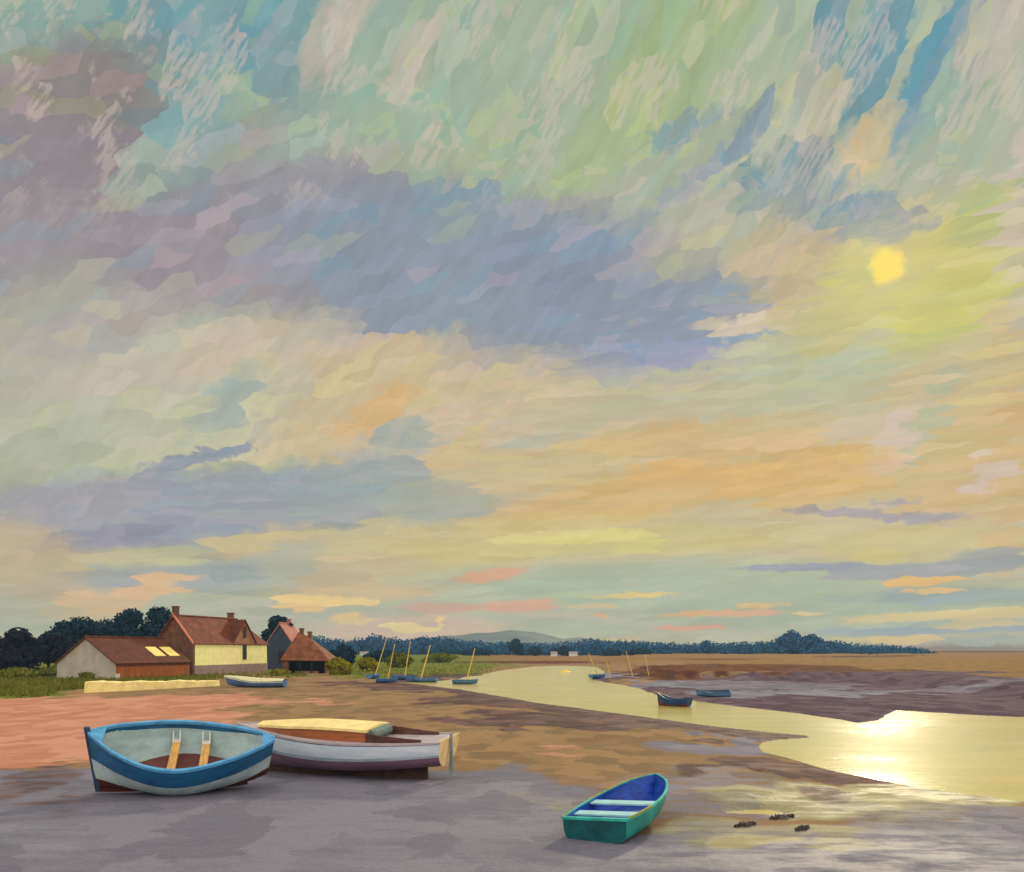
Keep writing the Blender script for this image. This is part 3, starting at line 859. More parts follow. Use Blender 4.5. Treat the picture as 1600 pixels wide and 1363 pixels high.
paint_blue = mat('topside_blue_paint', (22, 92, 138), .42, .2, 2.2, bump=.12, stretch=(.6, 2, 3))
paint_pale = mat('pale_grey_green_paint', (176, 198, 204), .5, .14, 2.5, bump=.12)
paint_red = mat('antifouling_dark_red', (84, 34, 30), .7, .25, 3.0, bump=.2)
rail_blue = mat('rail_light_blue_paint', (84, 158, 212), .45, .16, 4.0, bump=.08)
lining_grey = mat('sage_grey_lining_paint', (164, 190, 196), .6, .12, 2.0, stretch=(.6, 2, 2.5), bump=.1)
floor_red = mat('oxide_red_bottom_boards', (104, 56, 54), .7, .22, 2.0, stretch=(.5, 7, 1), bump=.2)
wood_tan = mat('worn_varnished_plank', (206, 160, 88), .55, .2, 3.0, stretch=(6, .8, 4), bump=.15)
white_paint = mat('white_bracket_paint', (206, 206, 206), .5, .08, 5.0)
stem_blue = mat('dark_slate_stem', (52, 76, 108), .5, .2, 4.0)

def settle(root, h, sink=.03):
    """lower or raise a boat until the lowest point of its hull just presses into the ground under it"""
    M = root.rotation_euler.to_matrix()
    best = 9e9
    for i in range(1, 20):
        for j in range(0, 12):
            for sd_ in (1, -1):
                p = M @ h.pt(i / 20, j / 12, sd_)
                best = min(best, p.z - gz(root.location.x + p.x, root.location.y + p.y))
    root.location.z = -best - sink


# --- 1. the blue rowing boat leaning towards us
H1 = Hull(3.52, [(0, .06), (.06, .32), (.2, .72), (.45, 1.07), (.65, 1.02), (.85, .62), (.95, .26), (1, .04)],
          [(0, 1.14), (.25, 1.06), (.5, 1.04), (.75, 1.15), (1, 1.40)],
          [(0, .26), (.12, .08), (.4, 0), (.8, 0), (1, .02)],
          [(0, 1.15), (.25, 1.75), (.5, 2.1), (.75, 1.7), (1, 1.12)], rake_bow=.04, rake_stern=.16)
x, y = G(285, 1246)
boat1 = thing('rowing_boat', (x - .02, y + .12, gz(x, y) + .27), R(180 + 14), 'large blue rowing boat heeled over on the mud, two tan seats inside', 'boat', rx=R(-23), ry=R(0))
settle(boat1, H1)
H1.shell([paint_red, paint_pale, paint_blue], [0, .06, .12, .2, .27, .32, .41, .48, .55, .62, .7, .8, .9, 1], [0] * 3 + [1] * 5 + [2] * 5, parent=boat1)
H1.lining(lining_grey, .36, parent=boat1)
H1.floor(floor_red, .36, parent=boat1)
H1.rail(rail_blue, w=.085, h=.05, parent=boat1)
H1.rail(paint_blue, w=.025, h=.16, out=-.028, lift=-.02, t0=.08, t1=.94, parent=boat1, name='inwale')
m = MB()
m.prism([(1.665, -.04, -.04), (1.765, -.04, -.04), (1.875, -.04, 1.50), (1.755, -.04, 1.50)], (0, .07, 0)).build('stem_post', stem_blue, boat1, bevel=.01)
m = MB()
for sgn in (1,):
    p = [H1.pt(t, 1, 1) for t in (.92, .95, .97, 1)] + [H1.pt(t, 1, -1) for t in (.97, .95, .92)]
    m.prism([(q.x, q.y * .97, q.z - .03) for q in p], (0, 0, .035))
m.build('breasthook', rail_blue, boat1)
p = [H1.pt(t, 1, 1) for t in (.06, .03, 0)] + [H1.pt(t, 1, -1) for t in (.03, .06)]
MB().prism([(q.x, q.y * .97, q.z - .03) for q in p], (0, 0, .035)).build('stern_quarter_knee', rail_blue, boat1)
for t in (.555, .375):
    th, tx, ty = H1.thwart(wood_tan, t, .66, wid=.17, th=.05, parent=boat1)
    for sgn in (-1, 1):
        k = MB()
        for dx in (-.085, .06):
            k.prism([(tx + dx, sgn * (ty - .16), .665), (tx + dx, sgn * (ty + .0), .665), (tx + dx, sgn * (ty + .03), .86), (tx + dx, sgn * (ty - .02), .86)], (.03, 0, 0))
        k.box(tx - .085, min(sgn * (ty - .2), sgn * (ty - .02)), .662, tx + .09, max(sgn * (ty - .2), sgn * (ty - .02)), .68)
        k.build('knee_bracket', white_paint, th)
keel_bar(H1, paint_red, boat1, .12, .985)

# --- 2. the grey cabin boat behind it
hull_grey = mat('lavender_grey_hull_paint', (208, 226, 248), .45, .10, 1.6, c2=(220, 230, 246), stretch=(.5, 2, 3), bump=.1)
hull_top = mat('slate_blue_sheer_strake', (98, 112, 146), .5, .16, 2.0, stretch=(.5, 2, 2))
hull_teal = mat('faded_teal_boot_top', (150, 188, 206), .5, .18, 1.5, c2=(190, 206, 224), stretch=(.5, 2, 2))
hull_purple = mat('plum_antifouling', (124, 98, 116), .6, .18, 1.5, stretch=(.4, 2, 2.5), bump=.15)
keel_brown = mat('tarred_brown_keel', (66, 46, 40), .8, .3, 3.0, bump=.3)
cream = mat('cream_canvas_top', (236, 214, 146), .8, .1, 3.0, bump=.15)
cabin_brown = mat('varnished_brown_cabin_side', (140, 78, 36), .5, .22, 2.2, stretch=(.5, 2, 5), bump=.1)
deck_lilac = mat('lilac_grey_deck', (170, 160, 168), .6, .12, 3.0)
transom_cream = mat('cream_transom_paint', (236, 208, 150), .55, .1, 3.0)
rudder_slate = mat('slate_rudder', (128, 142, 144), .6, .2, 4.0)
coam = mat('dark_coaming_wood', (84, 54, 46), .6, .25, 3.0)

H2 = Hull(5.6, [(0, .62), (.15, .80), (.45, .98), (.7, .86), (.88, .46), (1, .04)],
          [(0, 1.10), (.3, 1.05), (.6, 1.10), (1, 1.32)],
          [(0, .42), (.12, .34), (.35, .22), (.6, .18), (.9, .22), (1, .34)],
          [(0, 2.2), (.3, 2.2), (.6, 2.0), (.85, 1.5), (1, 1.15)], rake_bow=.35, rake_stern=.12)
x, y = G(532, 1216)
boat2 = thing('cabin_boat', (x + .18, y - .35, gz(x, y) - .06), R(180 - 19), 'long grey boat with a cream topped brown cabin behind the blue rowing boat', 'boat', rx=R(-5))
boat2.scale = (.96, .96, .96)
H2.shell([hull_purple, hull_teal, hull_grey, hull_top], [0, .1, .2, .3, .38, .46, .55, .64, .75, .86, .93, 1], [0] * 5 + [1] * 1 + [2] * 4 + [3] * 1, parent=boat2)
# deck and cabin
m, vs, fs = MB(), [], []
for i in range(31):
    t = i / 30
    for s_ in (1, -1):
        p = H2.pt(t, 1, s_)
        vs.append((p.x, p.y * .99, p.z - .012))
for i in range(30): fs.append((2 * i, 2 * i + 1, 2 * i + 3, 2 * i + 2))
m.add(vs, fs).build('deck', deck_lilac, boat2)
H2.rail(deck_lilac, w=.06, h=.035, parent=boat2)
m = MB()
N = 14
pl = []
x0c, x1c = -.95, 2.3
def wid(x): return min(.62, H2.b(x / 5.6 + .5) * .74)
def deckz(x): return H2.s(min(1, x / 5.6 + .5))
vs = []
for i in range(N + 1):
    xx = x0c + (x1c - x0c) * i / N
    w_ = wid(xx)
    zt = 1.30 + (.05 * math.sin(math.pi * i / N))
    vs += [(xx, -w_, deckz(xx) - .02), (xx, -w_ * .92, zt), (xx, w_ * .92, zt), (xx, w_, deckz(xx) - .02)]
fs = []
for i in range(N):
    for j in range(3): fs.append((4 * i + j, 4 * i + j + 1, 4 * i + j + 5, 4 * i + j + 4))
fs += [(0, 3, 2, 1), tuple(4 * N + a for a in (0, 1, 2, 3))]
cab = m.add(vs, fs).build('cabin', cabin_brown, boat2)
m, vs = MB(), []
for i in range(N + 1):
    xx = x0c - .05 + (x1c - x0c + .1) * i / N
    w_ = wid(min(xx, x1c)) * .92 + .035
    zt = 1.305 + (.05 * math.sin(math.pi * i / N))
    for (yy, dz) in ((-w_, -.035), (-w_, .03), (-w_ * .5, .07), (0, .085), (w_ * .5, .07), (w_, .03), (w_, -.035)):
        vs.append((xx, yy, zt + dz))
fs = []
for i in range(N):
    for j in range(7): fs.append((7 * i + j, 7 * i + (j + 1) % 7, 7 * (i + 1) + (j + 1) % 7, 7 * (i + 1) + j))
fs += [tuple(range(7))[::-1], tuple(7 * N + a for a in range(7))]
m.add(vs, fs).build('cabin_roof', cream, cab)
m = MB()
m.bar((x0c - .07, -.5, 1.2), (x0c - .07, .5, 1.2), .13, n=10)
m.build('rolled_canvas', mat('grey_green_canvas', (104, 122, 120), .9, .2, 6.0), boat2)
for s_ in (-1, 1):
    m = MB()
    m.prism([(x0c - .02, s_ * .58, 1.02), (x0c - .02, s_ * .62, 1.26), (-2.0, s_ * .56, 1.16), (-2.4, s_ * .52, 1.14), (-2.4, s_ * .52, 1.02)], (0, s_ * .04, 0))
    m.build('cockpit_coaming', coam, boat2)
H2.transom(transom_cream, parent=boat2, over=.03)
xs_ = H2.pt(0, 1, 1).x
MB().prism([(xs_ + .05, -.03, .25), (xs_ - .02, -.03, 1.22), (xs_ - .06, -.03, 1.22), (xs_ - .06, -.03, .62), (xs_ - .07, -.03, .16), (xs_ + .03, -.03, .14)], (0, .06, 0)).build('rudder', rudder_slate, boat2)
keel_bar(H2, keel_brown, boat2, .09, .93, w=.09, drop=.06, skeg=.045)

# --- 3. the small teal dinghy
teal = mat('sea_green_paint', (0, 134, 130), .42, .2, 3.0, c2=(10, 150, 144), bump=.12)
teal_dark = mat('shaded_teal_paint', (8, 82, 88), .45, .22, 3.0, bump=.12)  # darker teal, the shade on the transom is put into its colour
inner_blue = mat('ultramarine_inside_paint', (20, 66, 164), .5, .3, 4.0, stretch=(.6, 2, 3))
ice = mat('ice_blue_seat_paint', (150, 204, 214), .5, .14, 5.0, stretch=(4, 1, 2))
lime = mat('mustard_rubbing_strip', (160, 144, 22), .6, .2, 5.0)
aqua = mat('aqua_rail_paint', (40, 168, 158), .45, .2, 5.0)
H3 = Hull(3.0, [(0, .54), (.2, .60), (.45, .62), (.7, .54), (.88, .36), (.96, .17), (1, .03)],
          [(0, .47), (.4, .44), (.7, .46), (1, .54)],
          [(0, .03), (.3, 0), (.7, .02), (.9, .08), (1, .16)],
          [(0, 5.0), (.4, 3.6), (.75, 2.0), (1, 1.15)], rake_bow=.16, rake_stern=.02)
xa, ya = G(933, 1327)
hd = R(63)
boat3 = thing('dinghy', (xa + math.cos(hd) * 1.46, ya + math.sin(hd) * 1.46 + .02, gz(xa, ya) - .005), hd, 'small sea green dinghy with dark teal stern and ice blue seats on the wet mud', 'boat', rx=R(-3), ry=R(-4.5))
boat3.scale = (1, 1, .92)
settle(boat3, H3, .02)
H3.shell([teal_dark, teal], [0, .08, .18, .3, .42, .55, .7, .85, 1], [0] + [1] * 7, parent=boat3)
H3.lining(inner_blue, .12, parent=boat3, w=.03)
H3.floor(inner_blue, .12, parent=boat3, w=.03)
H3.transom(teal_dark, parent=boat3, th=.045)
MB().prism([(H3.pt(0, 1, 1).x - .012, -.545, .44), (H3.pt(0, 1, 1).x - .012, .545, .44), (H3.pt(0, 1, 1).x - .012, .545, .485), (H3.pt(0, 1, 1).x - .012, -.545, .485)], (.07, 0, 0)).build('transom_cap', aqua, boat3)
H3.rail(aqua, w=.05, h=.035, parent=boat3)
H3.rail(lime, w=.028, h=.004, out=.024, lift=.022, t0=.04, t1=.33, parent=boat3, name='rubbing_strip', sides=(-1,))
H3.rail(lime, w=.028, h=.004, out=.024, lift=.022, t0=.0, t1=.08, parent=boat3, name='rubbing_strip', sides=(1,))
H3.rail(lime, w=.028, h=.004, out=.024, lift=.022, t0=.45, t1=.62, parent=boat3, name='rubbing_strip', sides=(1,))
H3.rail(lime, w=.028, h=.004, out=.024, lift=.022, t0=.68, t1=.97, parent=boat3, name='rubbing_strip', sides=(1,))
for t in (.20, .46):
    H3.thwart(ice, t, .41, wid=.25, th=.035, parent=boat3)
keel_bar(H3, teal_dark, boat3, .02, .9, w=.04, drop=.02)

# --- 4. the blue boat afloat in the creek, and the others on the far side
far_blue = mat('cobalt_hull_paint', (18, 58, 108), .45, .22, 2.5)
far_red = mat('rust_bottom_paint', (92, 46, 32), .7, .25, 3.0)
slate_in = mat('slate_blue_lining', (44, 72, 104), .6, .2, 2.0)  # dark slate blue inside paint of the far boats
H4 = Hull(2.5, [(0, .44), (.3, .60), (.55, .58), (.8, .36), (1, .03)], [(0, .74), (.35, .60), (.65, .66), (1, 1.0)],
          [(0, .08), (.3, 0), (.7, 0), (1, .1)], [(0, 2.2), (.4, 2.2), (.75, 1.6), (1, 1.1)], rake_bow=.12, rake_stern=.1)
x, y = G(1054, 1104)
boat4 = thing('rowing_boat', (x, y + .3, -.08), R(180 - 38), 'cobalt blue boat with a rusty bottom floating in the creek beside its reflection', 'boat')
H4.shell([far_red, far_blue], [0, .1, .2, .34, .5, .65, .8, 1], [0] * 3 + [1] * 4, parent=boat4)
H4.lining(slate_in, .2, parent=boat4)
H4.floor(slate_in, .2, parent=boat4)
H4.transom(far_blue, parent=boat4)
H4.rail(far_blue, w=.06, h=.04, parent=boat4)
H4.thwart(wood_tan, .42, .46, parent=boat4)

pale_blue = mat('powder_blue_hull_paint', (96, 138, 172), .5, .2, 2.5)
H5 = Hull(2.1, [(0, .40), (.3, .52), (.6, .5), (.85, .26), (1, .03)], [(0, .42), (.5, .36), (1, .5)], [(0, .04), (.4, 0), (1, .08)], [(0, 2.2), (.5, 2.1), (1, 1.15)], rake_bow=.14)
x, y = G(1116, 1091)
boat5 = thing('dinghy', (x, y + .2, gz(x, y + .2) + .02), R(180 - 8), 'powder blue dinghy lying on the far mud right of the floating blue boat', 'boat', rx=R(-8))
boat4.scale = (.76, .76, .80)
settle(boat5, H5, .03)
H5.shell([far_blue, pale_blue], [0, .15, .35, .6, .8, 1], [0, 1, 1, 1, 1], parent=boat5, N=24)
H5.lining(slate_in, .12, parent=boat5)
H5.floor(slate_in, .12, parent=boat5)
H5.transom(far_blue, parent=boat5)
H5.rail(far_blue, w=.05, h=.03, parent=boat5)

H6 = Hull(4.9, [(0, .52), (.3, .78), (.6, .76), (.85, .42), (1, .04)], [(0, .62), (.5, .62), (1, .95)], [(0, .06), (.4, 0), (.8, .04), (1, .2)], [(0, 2.3), (.5, 2.2), (1, 1.2)], rake_bow=.25)
x, y = G(398, 1077)
boat6 = thing('laid_up_boat', (x, y + .5, gz(x, y) + .0), R(180 - 10), 'blue boat laid up under a cream cover in front of the yellow walled house', 'boat', rx=R(-6))
hb6 = mat('denim_blue_hull_paint', (78, 108, 160), .5, .2, 2.0)
settle(boat6, H6, .03)
H6.shell([hb6], [0, .2, .4, .6, .8, 1], [0] * 5, parent=boat6, N=26)
H6.transom(hb6, parent=boat6)
m, vs, fs = MB(), [], []
for i in range(25):
    t = i / 24
    for j in range(9):
        a = -1 + 2 * j / 8
        p = H6.pt(t, 1, 1)
        vs.append((p.x, a * (p.y + .03), p.z + .17 * (1 - a * a) * math.sin(math.pi * min(1, .12 + t * .86)) ** .6 - (.1 if abs(a) == 1 else 0)))
for i in range(24):
    for j in range(8): fs.append((9 * i + j, 9 * i + j + 1, 9 * i + j + 10, 9 * i + j + 9))
m.add(vs, fs).build('boat_cover', mat('pale_canvas_cover', (206, 204, 166), .85, .1, 3.0), boat6, smooth=True)

# --- five sailing dinghies drawn up under the green bank
mast_yellow = mat('yellow_mast_paint', (214, 186, 92), .5, .15, 3.0)
sail_blue = mat('mid_blue_dinghy_paint', (72, 116, 164), .5, .2, 2.5)
H7 = Hull(2.4, [(0, .42), (.3, .55), (.6, .5), (.85, .26), (1, .03)], [(0, .44), (.5, .42), (1, .5)], [(0, .04), (.4, 0), (1, .1)], [(0, 2.2), (.5, 2.1), (1, 1.2)], rake_bow=.12)


def sail_dinghy(px, py, head, mast_h, lean, label, length=1.0, tall=1.0):
    x, y = G(px, py)
    t = thing('sailing_dinghy', (x, y, max(gz(x, y), -.04) - .01), head, label, 'sailing dinghy', 'dinghies with bare masts along the creek')
    t.scale = (length, 1, tall)
    h = H7.shell([sail_blue], [0, .2, .5, .75, 1], [0] * 4, parent=t, N=18)
    m, vs, fs = MB(), [], []
    for i in range(17):
        for s_ in (1, -1):
            p = H7.pt(i / 16, 1, s_)
            vs.append((p.x, p.y * .98, p.z - .03))
    for i in range(16): fs.append((2 * i, 2 * i + 1, 2 * i + 3, 2 * i + 2))
    m.add(vs, fs).build('deck', hb6, t)
    H7.transom(sail_blue, parent=t)
    H7.rail(hb6, w=.04, h=.03, parent=t)
    inv = Matrix.Rotation(-head, 3, 'Z')
    top = inv @ Vector((lean * mast_h, 0, 0))
    mast_h *= .92
    MB().bar((.1, 0, .2), (.1 + top.x / length, top.y, mast_h / tall), .06, .035).build('mast', mast_yellow, t)
    return t


sail_dinghy(585, 1063, R(65), 4.5, .27, 'foremost left of the bare masted dinghies, its tall mast leaning right before the blue wood', .8)
sail_dinghy(604, 1069, R(12), 3.9, .17, 'dinghy with the pale thin mast, second from the left under the green bank', .8)
sail_dinghy(631, 1064, R(-6), 4.2, .13, 'dinghy with the most upright thick mast, before the middle of the green bank')
sail_dinghy(659, 1066, R(170), 3.9, .24, 'long blue dinghy with a slanting mast, right end of the row under the green bank', 1.25)
sail_dinghy(727, 1069, R(-20), 3.6, .22, 'dinghy with a slanting mast standing alone at the edge of the creek water', .95)
t7 = sail_dinghy(934, 1061, R(35), 2.9, -.36, 'dark blue dinghy with a left leaning mast on the mud spit across the creek', .8)
for (px, yt, yb, dx, hgt_) in ((985, 1017, 1038, 10, 0), (812, 0, 0, 0, 0)):
    pass
POLES = [((952, 1034), (946, 1036), 'short pale withy pole leaning left just beyond the spit dinghy', 95),
         ((989, 1039), (978, 1017), 'long yellow withy pole leaning left above the brown mud bank', 100),
         ((1014, 1044), (1008, 1023), 'thin dull withy pole standing where the peat bank begins', 100)]
for ((bx, by), (tx_, ty_), lab, d) in POLES:
    if lab.startswith('short'):
        bx, by, tx_, ty_ = 954, 1046, 948, 1033
    xb, zb = (bx - 800) / FPX * d, HCAM - (by - HOR) / FPX * d
    xt, zt = (tx_ - 800) / FPX * d, HCAM - (ty_ - HOR) / FPX * d
    g0 = gz(xb, d)
    o = MB().bar((0, 0, g0 - zb - .1 if g0 < zb else -.1), (xt - xb, 0, zt - zb), .045, .03).build('withy_pole', mast_yellow)
    o.location = (xb, d, zb)
    tag(o, lab, 'pole', 'withy poles on the far mud')
# the yellow buoy far up the creek
m = MB()
pr = [(0.0, -.34), (.34, -.2), (.46, .02), (.36, .2), (.12, .34), (.1, .6), (0, .62)]
vs, fs, n = [], [], 14
for (r_, z_) in pr:
    for i in range(n): vs.append((r_ * math.cos(2 * math.pi * i / n) * 1.6, r_ * math.sin(2 * math.pi * i / n), z_))
for k in range(len(pr) - 1):
    for i in range(n): fs.append((k * n + i, k * n + (i + 1) % n, (k + 1) * n + (i + 1) % n, (k + 1) * n + i))
buoy = m.add(vs, fs).build('mooring_buoy', mat('bright_yellow_buoy_paint', (240, 206, 60), .4, .1, 3.0), smooth=True)
x, y = G(883, 1050)
buoy.location = (x, y, -.02)
buoy.scale = (1.0, 1.0, .55)
tag(buoy, 'yellow buoy floating far up the creek near the brown marsh', 'buoy')

# ------------------------------------------------------------------ buildings
brick_shade = mat('brown_brick', (104, 68, 46), .85, .25, 1.6, bump=.3, bscale=9)
roof_rust = tile_mat('rust_clay_tiles', (100, 48, 28), (130, 66, 40))
roof_dark = tile_mat('dark_brown_tiles', (80, 42, 26), (104, 54, 34))
yellow_wall = mat('cream_yellow_limewash', (253, 244, 172), .85, .07, 1.2, bump=.2, bscale=5)
plinth_m = mat('mauve_grey_plinth', (150, 124, 120), .9, .15, 1.5, bump=.3)
shed_grey = mat('pale_grey_render', (166, 160, 150), .9, .1, 1.0, bump=.2)
shed_wall = mat('orange_brown_boarding', (160, 90, 42), .8, .22, 1.4, stretch=(3, 3, .5), bump=.2)
sky_blue_wall = mat('blue_grey_slate_hanging', (106, 128, 152), .8, .12, 1.4)
slate_dark = mat('navy_tarred_boarding', (50, 62, 80), .8, .2, 1.5, stretch=(4, 4, .5), bump=.2)
pink_roof = tile_mat('faded_pink_tiles', (168, 104, 92), (186, 122, 108))
black_wood = mat('black_weathered_timber', (34, 30, 30), .85, .3, 2.5, stretch=(1, 1, 5), bump=.3)
dark_void = mat('painted_interior_shade', (26, 24, 24), .95, .2, 2.0)
glass = bpy.data.materials.new('window_glass')
glass.use_nodes = True
T = NT(glass.node_tree)
bs = T.n('ShaderNodeBsdfPrincipled', {'Base Color': (.03, .03, .04, 1), 'Roughness': .08, 'IOR': 1.5})
T.n('ShaderNodeOutputMaterial', {'Surface': bs.outputs[0]})
window_dark = mat('dark_window_frame', (58, 46, 50), .6, .2, 3.0)
skylight_m = mat('pale_yellow_skylight_sheet', (246, 226, 132), .5, .08, 5.0)
stone_white = mat('whitewashed_stone', (214, 208, 200), .85, .1, 2.0)


def slab(a, b_, c, d, th):
    """roof slope through four corners, thickness downward along its normal"""
    a, b_, c, d = map(Vector, (a, b_, c, d))
    n = (b_ - a).cross(d - a).normalized()
    if n.z < 0: n = -n
    return [a, b_, c, d], -n * th


def gable_house(name, loc, rz, L, D, eave, ridge, wall_m, roof_m, label, cat='house', over=.25, gable_m=None):
    t = thing(name, loc, rz, label, cat)
    m = MB()
    z0 = -.6
    # long walls and gable ends as one closed body
    pent = [(0, 0, z0), (0, D, z0), (0, D, eave), (0, D / 2, ridge - .05), (0, 0, eave)]
    pent2 = [(L, y_, z_) for (_, y_, z_) in pent]
    vs = pent + pent2
    m.add(vs, [(0, 4, 3, 2, 1)], 1)
    m.add(vs, [(5, 6, 7, 8, 9)], 1)
    m.add(vs, [(0, 5, 9, 4), (1, 2, 7, 6)], 0)
    wall = m.build('wall', [wall_m, gable_m or wall_m], t)
    m = MB()
    k = (ridge - eave) / (D / 2)
    for sgn in (0, 1):
        ye, ze = (-over, eave - over * k) if sgn == 0 else (D + over, eave - over * k)
        pts, off = slab((-over, ye, ze + .06), (L + over, ye, ze + .06), (L + over, D / 2, ridge + .06), (-over, D / 2, ridge + .06), .12)
        m.prism(pts, off)
    m.bar((-over, D / 2, ridge + .07), (L + over, D / 2, ridge + .07), .11, n=8)
    roof = m.build('roof', roof_m, t)
    return t, wall, roof


def chimney(parent, x, y, z0, z1, w, mt, pots=1):
    m = MB()
    m.box(x - w / 2, y - w / 2, z0, x + w / 2, y + w / 2, z1)
    m.box(x - w / 2 - .06, y - w / 2 - .06, z1, x + w / 2 + .06, y + w / 2 + .06, z1 + .14)
    ch = m.build('chimney', mt, parent)
    return ch


def window(parent, wall_y, x, z, w, h, face='y', frame_m=None):
    m = MB()
    f = .07
    if face == 'y':
        for (a, b_, c, d) in ((x - w / 2, z, x + w / 2, z + f), (x - w / 2, z + h - f, x + w / 2, z + h), (x - w / 2, z + f, x - w / 2 + f, z + h - f), (x + w / 2 - f, z + f, x + w / 2, z + h - f), (x - f / 3, z + f, x + f / 3, z + h - f)):
            m.box(a, wall_y - .06, b_, c, wall_y + .02, d)
        fr = m.build('window', frame_m or window_dark, parent)
        MB().box(x - w / 2 + f, wall_y - .025, z + f, x + w / 2 - f, wall_y + .01, z + h - f).build('pane', glass, fr)
    else:
        for (a, b_, c, d) in ((x - w / 2, z, x + w / 2, z + f), (x - w / 2, z + h - f, x + w / 2, z + h), (x - w / 2, z + f, x - w / 2 + f, z + h - f), (x + w / 2 - f, z + f, x + w / 2, z + h - f)):
            m.box(wall_y - .06, a, b_, wall_y + .02, c, d)
        fr = m.build('window', frame_m or window_dark, parent)
        MB().box(wall_y - .025, x - w / 2 + f, z + f, wall_y + .01, x + w / 2 - f, z + h - f).build('pane', glass, fr)
    return fr


# --- main house: cream front turned to the low sun, hipped far end
xA, yA = (300 - 800) / FPX * 98, 98
xB, yB = (417 - 800) / FPX * 115, 115
aM = math.atan2(yB - yA, xB - xA)
LM = math.hypot(xB - xA, yB - yA)
gM = gz(xA, yA)
zg = lambda px_y, d: HCAM - (px_y - HOR) / FPX * d
house = thing('house', (xA, yA, 0), aM, 'large house with a cream yellow front, rust tiled roof and brown gable end', 'house')
DM, eM, rM = 4.4, zg(1003, 98), zg(963, 99.5)
k_ = (rM - eM) / (DM / 2)
m = MB()
pent = [(0, 0, -.4), (0, DM, -.4), (0, DM, eM), (0, DM / 2, rM - .06), (0, 0, eM)]
m.add(pent, [(0, 4, 3, 2, 1)], 0)
m.add([(0, DM, -.4), (LM, DM, -.4), (LM, DM, eM), (0, DM, eM), (LM, 0, -.4), (LM, 0, eM)], [(0, 3, 2, 1), (1, 2, 5, 4)], 0)
m.add([(0, 0, 1.35), (LM, 0, 1.35), (LM, 0, eM), (0, 0, eM)], [(0, 1, 2, 3)], 1)
m.add([(0, 0, -.4), (LM, 0, -.4), (LM, 0, 1.35), (0, 0, 1.35)], [(0, 1, 2, 3)], 0)
m.build('wall', [brick_shade, yellow_wall], house)
MB().box(-.03, -.10, -.4, LM + .02, -.003, 1.36).build('plinth', plinth_m, house)
MB().box(-.06, -.14, -.4, .35, .14, eM - .1).build('corner_pier', brick_shade, house)
hip = 3.6
m = MB()
o_ = .22
ze = eM - o_ * k_ + .07
for (pts) in (((-o_, -o_, ze), (LM + o_, -o_, ze), (LM - hip, DM / 2, rM + .07), (-o_, DM / 2, rM + .07)),
              ((-o_, DM + o_, ze), (LM + o_, DM + o_, ze), (LM - hip, DM / 2, rM + .07), (-o_, DM / 2, rM + .07))):
    p_, off = slab(*pts, .12)
    m.prism(p_, off)
a_, b_, c_ = Vector((LM + o_, -o_, ze)), Vector((LM + o_, DM + o_, ze)), Vector((LM - hip, DM / 2, rM + .07))
m.prism([a_, b_, c_], (-.06, 0, -.11))
m.bar((-o_, DM / 2, rM + .08), (LM - hip, DM / 2, rM + .08), .12)
roof = m.build('roof', roof_rust, house)
coral = mat('coral_mortar_verge', (196, 116, 88), .8, .15, 3.0)
m = MB()
m.prism([(-o_ - .08, -o_ - .02, ze - .05), (-o_ - .08, -o_ - .02, ze + .17), (-o_ - .08, DM / 2, rM + .26), (-o_ - .08, DM / 2, rM + .04)], (.3, 0, 0))
m.build('verge', coral, roof)
chimney(roof, .35, DM / 2, rM - .3, rM + .95, .55, brick_shade)
chimney(roof, LM - hip - 1.2, DM / 2 + .2, rM - .3, rM + .7, .6, brick_shade)
# cross gable dormer on the front slope
dx0, dx1, dz = LM * .50, LM * .82, rM - .15
dm_ = (dx0 + dx1) / 2
m = MB()
m.add([(dx0, -.05, eM - .02), (dx1, -.05, eM - .02), (dm_, -.05, dz), (dx0, .3, eM - .02), (dx1, .3, eM - .02)], [(0, 1, 2)], 0)
for (xx) in (dx0, dx1):
    e0 = Vector((xx + (-.15 if xx == dx0 else .15), -.22, eM - .05))
    p_, off = slab(e0, (dm_, -.22, dz + .1), (dm_, DM / 2, dz + .1), (xx, DM / 2 * .1, eM + .02), .09)
    m.prism(p_, off, 1)
dorm = m.build('dormer', [mat('warm_tan_gable', (160, 106, 74), .85, .2, 1.5), roof_dark], house)
window(dorm, -.07, dm_, eM + .55, .7, 1.4)
window(house, -.01, dm_ + .1, 1.9, .9, eM - 2.0)

# --- low shed with pale gable, two skylights
dS = 86
xS = (181 - 800) / FPX * dS
aS = R(70)
eS, rS = zg(1036, dS), zg(995, dS + 2.6) - .1
shed, w_, r_ = gable_house('shed', (xS, dS, 0), aS, 10.4, 7.4, eS, rS, shed_wall, roof_dark, 'long low shed with a pale grey gable, rust roof and two yellow skylights', 'shed', over=.18, gable_m=shed_grey)
kS = (rS - eS) / 3.7
for xx in (6.2, 8.3):
    f0, f1 = .42, .80
    pts, off = slab((xx, 3.7 * (1 - f1), eS + kS * 3.7 * (1 - f1) + .14), (xx + 1.5, 3.7 * (1 - f1), eS + kS * 3.7 * (1 - f1) + .14), (xx + 1.5, 3.7 * (1 - f0), eS + kS * 3.7 * (1 - f0) + .14), (xx, 3.7 * (1 - f0), eS + kS * 3.7 * (1 - f0) + .14), .06)
    MB().prism(pts, off).build('skylight', skylight_m, r_)
MB().box(-.05, -.06, -.4, .45, -.003, .8).build('white_corner_post', stone_white, shed)
MB().box(0, -.14, eS - .28, 10.4, -.02, eS - .14).build('gutter', roof_dark, shed)

